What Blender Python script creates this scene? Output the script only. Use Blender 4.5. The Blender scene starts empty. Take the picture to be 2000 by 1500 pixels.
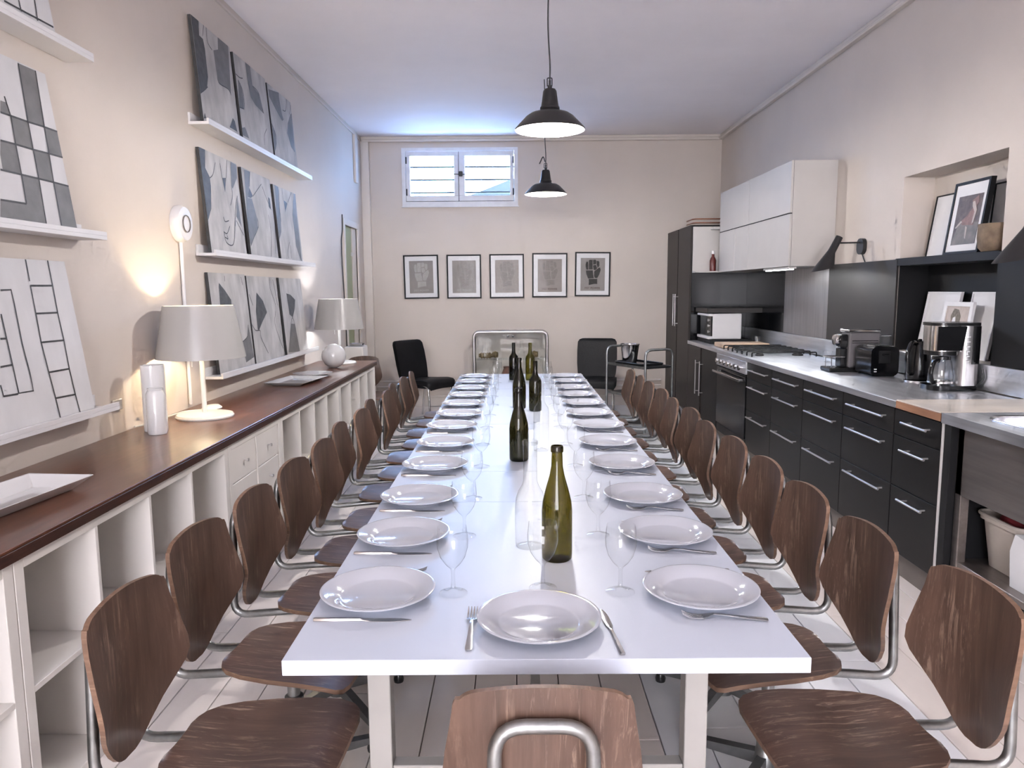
import bpy, bmesh, math, random
from mathutils import Vector, Matrix
from mathutils.geometry import tessellate_polygon

# ------------------------------------------------------------------ camera, world, lights, exposure
SC = bpy.context.scene
C = SC.collection
random.seed(7)
PI = math.pi

cam_d = bpy.data.cameras.new('camera')
cam = bpy.data.objects.new('camera', cam_d)
C.objects.link(cam)
cam_d.sensor_width = 36.0
cam_d.lens = 36.0 * 1450.0 / 2000.0
cam_d.clip_start = 0.02
_r = Vector((0.999972, 0.002210, -0.007148))
_d = Vector((-0.006813, -0.125566, -0.992062))
_f = Vector((-0.003090, 0.992083, -0.125547))
_m = Matrix.Identity(4)
for k in range(3):
    _m[k][0] = _r[k]
    _m[k][1] = -_d[k]
    _m[k][2] = -_f[k]
_m[2][3] = 1.46
cam.matrix_world = _m
SC.camera = cam

world = bpy.data.worlds.new('sky')
SC.world = world
world.use_nodes = True
wn = world.node_tree.nodes
wn['Background'].inputs[0].default_value = (0.30, 0.52, 1.0, 1)
wn['Background'].inputs[1].default_value = 26.0

SC.view_settings.view_transform = 'Standard'
SC.view_settings.look = 'None'
SC.view_settings.gamma = 1.0
SC.view_settings.use_curve_mapping = False
SC.view_settings.exposure = 0.86
SC.cycles.transparent_max_bounces = 16
SC.cycles.max_bounces = 6
SC.cycles.diffuse_bounces = 3
SC.cycles.glossy_bounces = 3
SC.cycles.caustics_reflective = False
SC.cycles.caustics_refractive = False
SC.cycles.use_adaptive_sampling = True
SC.cycles.adaptive_threshold = 0.16
SC.cycles.adaptive_min_samples = 12


def area_light(name, loc, rot, sx, sy, watts, col):
    d = bpy.data.lights.new(name, 'AREA')
    d.shape = 'RECTANGLE'
    d.size, d.size_y, d.energy, d.color = sx, sy, watts, col
    o = bpy.data.objects.new(name, d)
    C.objects.link(o)
    o.location = loc
    o.rotation_euler = rot
    return o


# added area light stands in for rear-window daylight; portal serves the back window
area_light('daylight_standin', (-0.35, -4.47, 1.75), (PI / 2, 0, 0), 2.7, 2.75, 235, (0.93, 0.93, 1.0))
_portal = area_light('window_portal', (-0.65, 9.40, 2.85), (-PI / 2, 0, 0), 1.32, 0.6, 1.0, (1, 1, 1))
_portal.data.cycles.is_portal = True


def point_light(name, loc, watts, col, radius, parent=None):
    d = bpy.data.lights.new(name, 'POINT')
    d.energy, d.color, d.shadow_soft_size = watts, col, radius
    o = bpy.data.objects.new(name, d)
    C.objects.link(o)
    o.location = loc
    if parent:
        o.parent = parent
    return o


# ------------------------------------------------------------------ materials
MATS = {}


def new_mat(name):
    m = bpy.data.materials.new(name)
    m.use_nodes = True
    MATS[name] = m
    return m, m.node_tree.nodes, m.node_tree.links, m.node_tree.nodes['Principled BSDF']


def ramp(n, l, src, stops):
    r = n.new('ShaderNodeValToRGB')
    e = r.color_ramp.elements
    while len(e) < len(stops):
        e.new(0.5)
    for el, (p, c) in zip(e, stops):
        el.position = p
        el.color = (*c, 1) if len(c) == 3 else c
    l.new(src, r.inputs[0])
    return r.outputs[0]


def noise(n, l, scale, detail=4, rough=0.55, stretch=None, coord='Object', dist=0.0):
    tc = n.new('ShaderNodeTexCoord')
    t = n.new('ShaderNodeTexNoise')
    t.inputs['Scale'].default_value = scale
    t.inputs['Detail'].default_value = detail
    t.inputs['Roughness'].default_value = rough
    t.inputs['Distortion'].default_value = dist
    src = tc.outputs[coord]
    if stretch:
        mp = n.new('ShaderNodeMapping')
        mp.inputs['Scale'].default_value = stretch
        l.new(src, mp.inputs[0])
        src = mp.outputs[0]
    l.new(src, t.inputs['Vector'])
    return t.outputs[0]


def plain(name, col, rough=0.5, metal=0.0, var=0.06, scale=6.0, bump=0.0, bscale=60.0, coat=0.0, spec=0.5, stretch=None):
    m, n, l, b = new_mat(name)
    lo = tuple(max(0, c * (1 - var)) for c in col)
    hi = tuple(min(1, c * (1 + var)) for c in col)
    l.new(ramp(n, l, noise(n, l, scale, stretch=stretch), [(0.3, lo), (0.7, hi)]), b.inputs['Base Color'])
    b.inputs['Roughness'].default_value = rough
    b.inputs['Metallic'].default_value = metal
    b.inputs['Specular IOR Level'].default_value = spec
    b.inputs['Coat Weight'].default_value = coat
    if bump:
        bp = n.new('ShaderNodeBump')
        bp.inputs['Strength'].default_value = bump
        bp.inputs['Distance'].default_value = 0.01
        l.new(noise(n, l, bscale), bp.inputs['Height'])
        l.new(bp.outputs[0], b.inputs['Normal'])
    return m


def wood(name, dark, light, scratch, axis, rough=0.4, amount=0.5, coat=0.0, scale=9.0):
    """grain running along the given axis, worn scratches lighter"""
    m, n, l, b = new_mat(name)
    st = [1.0, 1.0, 1.0]
    st[axis] = 0.09
    g = noise(n, l, scale * 4, 6, 0.65, tuple(st), dist=0.3)
    big = noise(n, l, scale * 0.35, 3, 0.5)
    c1 = ramp(n, l, g, [(0.28, dark), (0.72, light)])
    c2 = ramp(n, l, big, [(0.3, (0.72, 0.72, 0.72)), (0.7, (1.18, 1.15, 1.12))])
    mul = n.new('ShaderNodeMix')
    mul.data_type = 'RGBA'
    mul.blend_type = 'MULTIPLY'
    mul.inputs[0].default_value = 0.8
    l.new(c1, mul.inputs[6])
    l.new(c2, mul.inputs[7])
    oi = n.new('ShaderNodeObjectInfo')
    hv = n.new('ShaderNodeHueSaturation')
    mr = n.new('ShaderNodeMapRange')
    mr.inputs[3].default_value = 0.82
    mr.inputs[4].default_value = 1.2
    l.new(oi.outputs['Random'], mr.inputs[0])
    l.new(mr.outputs[0], hv.inputs['Value'])
    l.new(mul.outputs[2], hv.inputs['Color'])
    s1 = noise(n, l, scale * 5, 5, 0.75, tuple(0.12 if k == axis else 1.6 for k in range(3)), dist=0.8)
    s2 = noise(n, l, scale * 0.55, 3, 0.6, dist=0.4)
    mm = n.new('ShaderNodeMath')
    mm.operation = 'MULTIPLY'
    l.new(ramp(n, l, s1, [(0.53, (0, 0, 0)), (0.67, (1, 1, 1))]), mm.inputs[0])
    l.new(ramp(n, l, s2, [(0.44, (0, 0, 0)), (0.64, (1, 1, 1))]), mm.inputs[1])
    m2 = n.new('ShaderNodeMath')
    m2.operation = 'MULTIPLY'
    m2.inputs[1].default_value = amount
    l.new(mm.outputs[0], m2.inputs[0])
    mx = n.new('ShaderNodeMix')
    mx.data_type = 'RGBA'
    l.new(m2.outputs[0], mx.inputs[0])
    l.new(hv.outputs[0], mx.inputs[6])
    mx.inputs[7].default_value = (*scratch, 1)
    l.new(mx.outputs[2], b.inputs['Base Color'])
    b.inputs['Roughness'].default_value = rough
    b.inputs['Coat Weight'].default_value = coat
    b.inputs['Coat Roughness'].default_value = 0.2
    return m


def clear_glass(name, tint=(0.985, 0.99, 0.99), edge=(0.55, 0.58, 0.60), blend=0.35, refl=(0.04, 0.9), power=5.0):
    """thin clear sheet: lets light through, mirrors more where seen at a glancing angle, darker edge-on"""
    m, n, l, b = new_mat(name)
    n.remove(b)
    out = n['Material Output']
    lw = n.new('ShaderNodeLayerWeight')
    lw.inputs['Blend'].default_value = blend
    tr = n.new('ShaderNodeBsdfTransparent')
    l.new(ramp(n, l, lw.outputs['Facing'], [(0.80, tint), (1.0, edge)]), tr.inputs[0])
    gl = n.new('ShaderNodeBsdfGlossy')
    gl.inputs['Roughness'].default_value = 0.03
    lf = n.new('ShaderNodeLayerWeight')
    lf.inputs['Blend'].default_value = 0.5
    pw = n.new('ShaderNodeMath')
    pw.operation = 'POWER'
    pw.inputs[1].default_value = power
    l.new(lf.outputs['Facing'], pw.inputs[0])
    mr = n.new('ShaderNodeMapRange')
    mr.inputs[3].default_value = refl[0]
    mr.inputs[4].default_value = refl[1]
    l.new(pw.outputs[0], mr.inputs[0])
    mx = n.new('ShaderNodeMixShader')
    l.new(mr.outputs[0], mx.inputs[0])
    l.new(tr.outputs[0], mx.inputs[1])
    l.new(gl.outputs[0], mx.inputs[2])
    l.new(mx.outputs[0], out.inputs[0])
    return m


def emit(name, col, strength):
    m, n, l, b = new_mat(name)
    b.inputs['Base Color'].default_value = (0.9, 0.9, 0.9, 1)
    b.inputs['Emission Color'].default_value = (*col, 1)
    b.inputs['Emission Strength'].default_value = strength
    return m


def steel(name, col, rough, axis=1, stretch=0.05, metal=1.0):
    m, n, l, b = new_mat(name)
    st = [1.0, 1.0, 1.0]
    st[axis] = stretch
    g = noise(n, l, 30, 5, 0.6, tuple(st))
    l.new(ramp(n, l, g, [(0.3, tuple(c * 0.85 for c in col)), (0.7, tuple(min(1, c * 1.12) for c in col))]), b.inputs['Base Color'])
    l.new(ramp(n, l, noise(n, l, 5, 5, 0.6), [(0.3, (rough * 0.85,) * 3), (0.75, (min(1, rough * 1.2),) * 3)]), b.inputs['Roughness'])
    b.inputs['Metallic'].default_value = metal
    return m


plain('wall_paint', (0.64, 0.57, 0.515), 0.75, var=0.03, scale=1.6, bump=0.12, bscale=14)
plain('ceiling_paint', (0.92, 0.885, 0.925), 0.8, var=0.03, scale=1.2, bump=0.08, bscale=10)
plain('trim_paint', (0.68, 0.62, 0.57), 0.5, var=0.03, scale=5)
plain('window_paint', (0.72, 0.72, 0.74), 0.45, var=0.06, scale=9)
plain('board_beige', (0.86, 0.78, 0.73), 0.42, var=0.06, scale=4, stretch=(1, 0.2, 1))
plain('board_bright_zone', (0.90, 0.90, 0.93), 0.38, var=0.03, scale=4, stretch=(1, 0.2, 1))  # boards lightened to carry the bright floor zone in their colour
plain('board_gap', (0.10, 0.08, 0.07), 0.9)
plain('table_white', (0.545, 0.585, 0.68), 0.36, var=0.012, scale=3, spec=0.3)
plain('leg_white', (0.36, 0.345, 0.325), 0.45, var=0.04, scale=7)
plain('shelf_white', (0.78, 0.74, 0.70), 0.45, var=0.03, scale=4)
plain('ledge_white', (0.68,0.665,0.675), 0.45, var=0.02, scale=4)
plain('plate_white', (0.50, 0.515, 0.575), 0.08, var=0.01, coat=0.5)
plain('porcelain', (0.66,0.65,0.65), 0.08, var=0.01, coat=0.5)
plain('base_white', (0.70, 0.69, 0.67), 0.25, var=0.01)
plain('lamp_white', (0.38, 0.365, 0.35), 0.25, var=0.01)
plain('enamel_dark', (0.018, 0.017, 0.018), 0.38, var=0.1, spec=0.4)
plain('enamel_white', (0.9, 0.9, 0.9), 0.3, var=0.01)
plain('black_plastic', (0.012, 0.012, 0.013), 0.22, var=0.1)
plain('black_matt', (0.008, 0.008, 0.009), 0.5, var=0.15, scale=3, spec=0.25)
plain('black_leather', (0.006, 0.006, 0.007), 0.5, var=0.2, bump=0.15, bscale=90, spec=0.2)
plain('black_gloss', (0.005, 0.005, 0.006), 0.15, var=0.1, spec=0.35)
plain('kitchen_black', (0.009, 0.0082, 0.0078), 0.4, var=0.12, scale=5, stretch=(1, 0.15, 1), spec=0.22)
plain('tall_brown', (0.028, 0.023, 0.021), 0.45, var=0.08, scale=5, stretch=(1, 1, 0.15), spec=0.25)
plain('panel_dark', (0.022, 0.019, 0.018), 0.45, var=0.15, scale=2, spec=0.35)
plain('plinth_grey', (0.16, 0.135, 0.118), 0.5, var=0.08)
plain('cabinet_white', (0.54, 0.515, 0.495), 0.3, var=0.02)
plain('gap_dark', (0.005, 0.005, 0.005), 0.9)
plain('grey_plastic', (0.14, 0.13, 0.135), 0.45, var=0.05)
plain('bin_beige', (0.52, 0.46, 0.41), 0.5, var=0.05)
plain('red_bottle', (0.10, 0.012, 0.010), 0.3, var=0.2)
plain('red_cloth', (0.22, 0.02, 0.03), 0.8, var=0.3, scale=30)
plain('canopy_pale', (0.045, 0.04, 0.03), 0.7, var=0.05)
plain('louvre_dark', (0.02, 0.02, 0.015), 0.6)
plain('door_green', (0.30, 0.34, 0.20), 0.4, var=0.05)
plain('paper_white', (0.78, 0.77, 0.78), 0.6, var=0.02)
plain('paper_grey', (0.30, 0.275, 0.26), 0.7, var=0.06, scale=8)
plain('paper_grey_warm', (0.33, 0.29, 0.27), 0.7, var=0.05, scale=8)
plain('ink_dark', (0.045, 0.042, 0.040), 0.7, var=0.25, scale=40)
plain('ink_pale', (0.42, 0.40, 0.385), 0.7, var=0.08, scale=40)
plain('ink_faint', (0.26, 0.235, 0.22), 0.7, var=0.08, scale=40)
plain('ink_text_brown', (0.09, 0.05, 0.045), 0.7, var=0.1)
plain('canvas', (0.46, 0.44, 0.43), 0.7, var=0.24, scale=9, stretch=(1, 1, 0.4))
plain('canvas_white', (0.60,0.59,0.60), 0.7, var=0.06, scale=7, stretch=(1, 1, 0.4))
plain('paint_black', (0.035, 0.035, 0.036), 0.6, var=0.5, scale=20)
plain('paint_dark', (0.060, 0.060, 0.061), 0.6, var=0.4, scale=20)
plain('paint_grey', (0.155, 0.150, 0.150), 0.6, var=0.15, scale=14)
plain('stone_brown', (0.19, 0.135, 0.09), 0.7, var=0.4, scale=14, bump=0.3, bscale=25)
plain('print_brown', (0.10, 0.07, 0.06), 0.5, var=0.5, scale=25)
plain('print_grey', (0.17, 0.145, 0.13), 0.5, var=0.3, scale=20)
plain('print_rose', (0.22, 0.12, 0.10), 0.5, var=0.3, scale=30)
plain('print_cream', (0.48, 0.40, 0.35), 0.5, var=0.1, scale=30)
plain('print_sepia', (0.17, 0.14, 0.105), 0.6, var=0.4, scale=60)
plain('woven_brown', (0.20, 0.14, 0.07), 0.8, var=0.5, scale=40)
plain('terracotta', (0.16, 0.07, 0.05), 0.6, var=0.3)
plain('cable_black', (0.03, 0.03, 0.032), 0.5)
plain('cable_white', (0.75, 0.72, 0.66), 0.5)
plain('copper', (0.40, 0.20, 0.13), 0.3, metal=1.0)
plain('aluminium', (0.60, 0.58, 0.58), 0.3, metal=0.9, var=0.05)
plain('chrome', (0.68, 0.67, 0.67), 0.12, metal=1.0, var=0.03)
plain('tube_steel', (0.30, 0.31, 0.31), 0.36, metal=1.0, var=0.22, scale=22)
plain('star_steel', (0.22, 0.225, 0.23), 0.42, metal=0.9, var=0.15, scale=18)
steel('worktop_steel', (0.74, 0.75, 0.78), 0.38)
steel('panel_steel', (0.40, 0.39, 0.395), 0.36, axis=2)
steel('apron_steel', (0.33, 0.295, 0.28), 0.42)
steel('cutlery_steel', (0.55, 0.53, 0.52), 0.2, axis=0)
wood('chair_seat_wood', (0.062, 0.034, 0.025), (0.130, 0.074, 0.054), (0.42, 0.31, 0.24), 0, 0.32, 0.95)
wood('chair_back_wood', (0.056, 0.032, 0.023), (0.118, 0.070, 0.051), (0.32, 0.22, 0.165), 2, 0.38, 0.65)
wood('ply_edge', (0.10, 0.055, 0.035), (0.22, 0.13, 0.085), (0.4, 0.28, 0.2), 0, 0.5, 0.6)
wood('counter_wood', (0.105, 0.036, 0.020), (0.175, 0.067, 0.036), (0.30, 0.16, 0.09), 1, 0.30, 0.15, coat=0.25)
wood('counter_edge', (0.022, 0.009, 0.007), (0.075, 0.028, 0.018), (0.1, 0.05, 0.03), 1, 0.4, 0.1, scale=26)
wood('block_wood', (0.20, 0.085, 0.045), (0.36, 0.19, 0.11), (0.5, 0.32, 0.2), 1, 0.45, 0.3)
wood('block_top_reflection', (0.66, 0.58, 0.50), (0.78, 0.72, 0.66), (0.85, 0.8, 0.75), 0, 0.35, 0.3)  # paled so the bright reflection on the block sits in the colour
wood('board_wood', (0.58, 0.40, 0.28), (0.72, 0.55, 0.42), (0.8, 0.65, 0.5), 0, 0.5, 0.2)
clear_glass('glass_clear', edge=(0.22, 0.24, 0.26), blend=0.55, refl=(0.045, 0.9), power=5.0)
clear_glass('glass_bottle_clear', (0.95, 0.955, 0.95), (0.42, 0.44, 0.45), blend=0.4)
clear_glass('glass_green', (0.30, 0.265, 0.075), (0.035, 0.033, 0.012))
clear_glass('glass_dark', (0.13, 0.12, 0.045), (0.015, 0.014, 0.008))
clear_glass('glass_olive', (0.44, 0.41, 0.12), (0.08, 0.075, 0.02))
clear_glass('glass_pane', (0.97, 0.985, 0.98), (0.8, 0.85, 0.85), refl=(0.03, 0.6))
clear_glass('glass_matt', (0.99, 0.99, 0.99), (0.9, 0.9, 0.9), refl=(0.003, 0.3))
emit('bulb', (1.0, 0.96, 0.93), 30.0)
emit('bulb_warm', (1.0, 0.80, 0.52), 190.0)
emit('bulb_cool', (0.92, 0.95, 1.0), 130.0)
emit('led', (0.95, 0.97, 1.0), 12.0)


# ------------------------------------------------------------------ mesh helpers
def nb():
    return bmesh.new()


def box(bm, x0, y0, z0, x1, y1, z1, bev=0.0, seg=1):
    v = [bm.verts.new(p) for p in ((x0, y0, z0), (x1, y0, z0), (x1, y1, z0), (x0, y1, z0),
                                   (x0, y0, z1), (x1, y0, z1), (x1, y1, z1), (x0, y1, z1))]
    fs = [bm.faces.new([v[i] for i in q]) for q in ((0, 3, 2, 1), (4, 5, 6, 7), (0, 1, 5, 4), (1, 2, 6, 5), (2, 3, 7, 6), (3, 0, 4, 7))]
    if bev:
        es = list({e for f in fs for e in f.edges})
        bmesh.ops.bevel(bm, geom=es, offset=bev, segments=seg, affect='EDGES', profile=0.5)
    return bm


def lathe(bm, prof, cx=0, cy=0, seg=24, cap0=False, cap1=False):
    rings = []
    for r, z in prof:
        if r < 1e-6:
            rings.append([bm.verts.new((cx, cy, z))])
        else:
            rings.append([bm.verts.new((cx + r * math.cos(2 * PI * k / seg), cy + r * math.sin(2 * PI * k / seg), z)) for k in range(seg)])
    for a, b in zip(rings, rings[1:]):
        for k in range(seg):
            k2 = (k + 1) % seg
            if len(a) == 1 and len(b) == 1:
                continue
            if len(a) == 1:
                bm.faces.new((a[0], b[k2], b[k]))
            elif len(b) == 1:
                bm.faces.new((a[k], a[k2], b[0]))
            else:
                bm.faces.new((a[k], a[k2], b[k2], b[k]))
    if cap0 and len(rings[0]) > 1:
        bm.faces.new(rings[0][::-1])
    if cap1 and len(rings[-1]) > 1:
        bm.faces.new(rings[-1])
    return bm


def fillet(pts, rad, n=5):
    pts = [Vector(p) for p in pts]
    out = [pts[0]]
    for a, p, b in zip(pts, pts[1:], pts[2:]):
        d1, d2 = (a - p), (b - p)
        r = min(rad, d1.length * 0.49, d2.length * 0.49)
        s, e = p + d1.normalized() * r, p + d2.normalized() * r
        for k in range(n + 1):
            t = k / n
            out.append(s * (1 - t) ** 2 + p * 2 * t * (1 - t) + e * t * t)
    out.append(pts[-1])
    return out


def tube(bm, pts, r, seg=8, closed=False):
    pts = [Vector(p) for p in pts]
    n = len(pts)
    rings = []
    up = None
    for k, p in enumerate(pts):
        if closed:
            t = (pts[(k + 1) % n] - pts[k - 1]).normalized()
        else:
            t = (pts[min(k + 1, n - 1)] - pts[max(k - 1, 0)]).normalized()
        if up is None:
            up = Vector((0, 0, 1)) if abs(t.z) < 0.9 else Vector((1, 0, 0))
        side = t.cross(up).normalized()
        up = side.cross(t).normalized()
        rr = r[k] if isinstance(r, (list, tuple)) else r
        rings.append([bm.verts.new(p + (side * math.cos(2 * PI * q / seg) + up * math.sin(2 * PI * q / seg)) * rr) for q in range(seg)])
    m = n if closed else n - 1
    for k in range(m):
        a, b = rings[k], rings[(k + 1) % n]
        for q in range(seg):
            bm.faces.new((a[q], b[q], b[(q + 1) % seg], a[(q + 1) % seg]))
    if not closed:
        bm.faces.new(rings[0])
        bm.faces.new(rings[-1][::-1])
    bmesh.ops.recalc_face_normals(bm, faces=bm.faces[:])
    return bm


def shell(bm, grid, off, rim=0):
    """closed thin sheet from a grid of points; off = offset vector of the second face"""
    off = Vector(off)
    a = [[bm.verts.new(p) for p in row] for row in grid]
    b = [[bm.verts.new(Vector(p) + off) for p in row] for row in grid]
    R, K = len(a), len(a[0])
    for i in range(R - 1):
        for j in range(K - 1):
            bm.faces.new((a[i][j], a[i][j + 1], a[i + 1][j + 1], a[i + 1][j]))
            bm.faces.new((b[i][j], b[i + 1][j], b[i + 1][j + 1], b[i][j + 1]))
    loop = [(0, j) for j in range(K)] + [(i, K - 1) for i in range(1, R)] + [(R - 1, j) for j in range(K - 2, -1, -1)] + [(i, 0) for i in range(R - 2, 0, -1)]
    for (i, j), (i2, j2) in zip(loop, loop[1:] + loop[:1]):
        f = bm.faces.new((a[i][j], b[i][j], b[i2][j2], a[i2][j2]))
        f.material_index = rim
    bmesh.ops.recalc_face_normals(bm, faces=bm.faces[:])
    return bm


def prism(bm, poly, fn, t0, t1):
    """extrude a 2D outline; fn(u, v, t) gives the 3D point"""
    lo = [bm.verts.new(fn(u, v, t0)) for u, v in poly]
    hi = [bm.verts.new(fn(u, v, t1)) for u, v in poly]
    tris = tessellate_polygon([[Vector((u, v, 0)) for u, v in poly]])
    for t in tris:
        try:
            bm.faces.new([lo[i] for i in t][::-1])
            bm.faces.new([hi[i] for i in t])
        except ValueError:
            pass
    n = len(poly)
    for k in range(n):
        bm.faces.new((lo[k], lo[(k + 1) % n], hi[(k + 1) % n], hi[k]))
    bmesh.ops.recalc_face_normals(bm, faces=bm.faces[:])
    return bm


def rrect(w, h, r, n=5):
    pts = []
    for cx, cy, a0 in ((w / 2 - r, h / 2 - r, 0), (-w / 2 + r, h / 2 - r, PI / 2), (-w / 2 + r, -h / 2 + r, PI), (w / 2 - r, -h / 2 + r, 1.5 * PI)):
        for k in range(n + 1):
            a = a0 + PI / 2 * k / n
            pts.append((cx + r * math.cos(a), cy + r * math.sin(a)))
    return pts


def bmx(*boxes, bev=0.0):
    bm = nb()
    for b in boxes:
        box(bm, *b, bev=bev)
    return bm


OFF = {}


def mesh_obj(name, bm, mat, smooth=None):
    me = bpy.data.meshes.new(name)
    bm.to_mesh(me)
    bm.free()
    me.materials.append(MATS[mat])
    if smooth is not None:
        for p in me.polygons:
            p.use_smooth = True
        me.set_sharp_from_angle(angle=math.radians(smooth))
    o = bpy.data.objects.new(name, me)
    C.objects.link(o)
    return o


def tag(o, label, cat, group=None):
    o['label'] = label
    o['category'] = cat
    if group:
        o['group'] = group
    return o


def thing(name, label, cat, loc=(0, 0, 0), group=None):
    """an Empty at the base of a thing that parents its parts (parts are given in world coordinates)"""
    o = bpy.data.objects.new(name, None)
    o.empty_display_size = 0.05
    C.objects.link(o)
    o.location = loc
    OFF[o.name] = Vector(loc)
    return tag(o, label, cat, group)


def part(name, bm, mat, parent, smooth=None, label=None, kind=None):
    off = OFF[parent.name]
    bmesh.ops.translate(bm, verts=bm.verts[:], vec=-off)
    o = mesh_obj(name, bm, mat, smooth)
    o.parent = parent
    OFF[o.name] = off
    if label:
        o['label'] = label
    if kind:
        o['kind'] = kind
    return o


def solo(name, bm, mat, label, cat, loc, group=None, smooth=None):
    """a thing that is one mesh, origin at loc"""
    bmesh.ops.translate(bm, verts=bm.verts[:], vec=-Vector(loc))
    o = mesh_obj(name, bm, mat, smooth)
    o.location = loc
    OFF[o.name] = Vector(loc)
    return tag(o, label, cat, group)


def struct(name, bm, mat, smooth=None):
    o = mesh_obj(name, bm, mat, smooth)
    o['kind'] = 'structure'
    OFF[o.name] = Vector((0, 0, 0))
    return o


def copy_tree(o, parent=None):
    c = o.copy()
    C.objects.link(c)
    c.parent = parent
    for ch in o.children:
        copy_tree(ch, c)
    return c


ORD = ['first', 'second', 'third', 'fourth', 'fifth', 'sixth', 'seventh', 'eighth', 'ninth', 'tenth', 'eleventh', 'twelfth', 'thirteenth']

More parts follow.
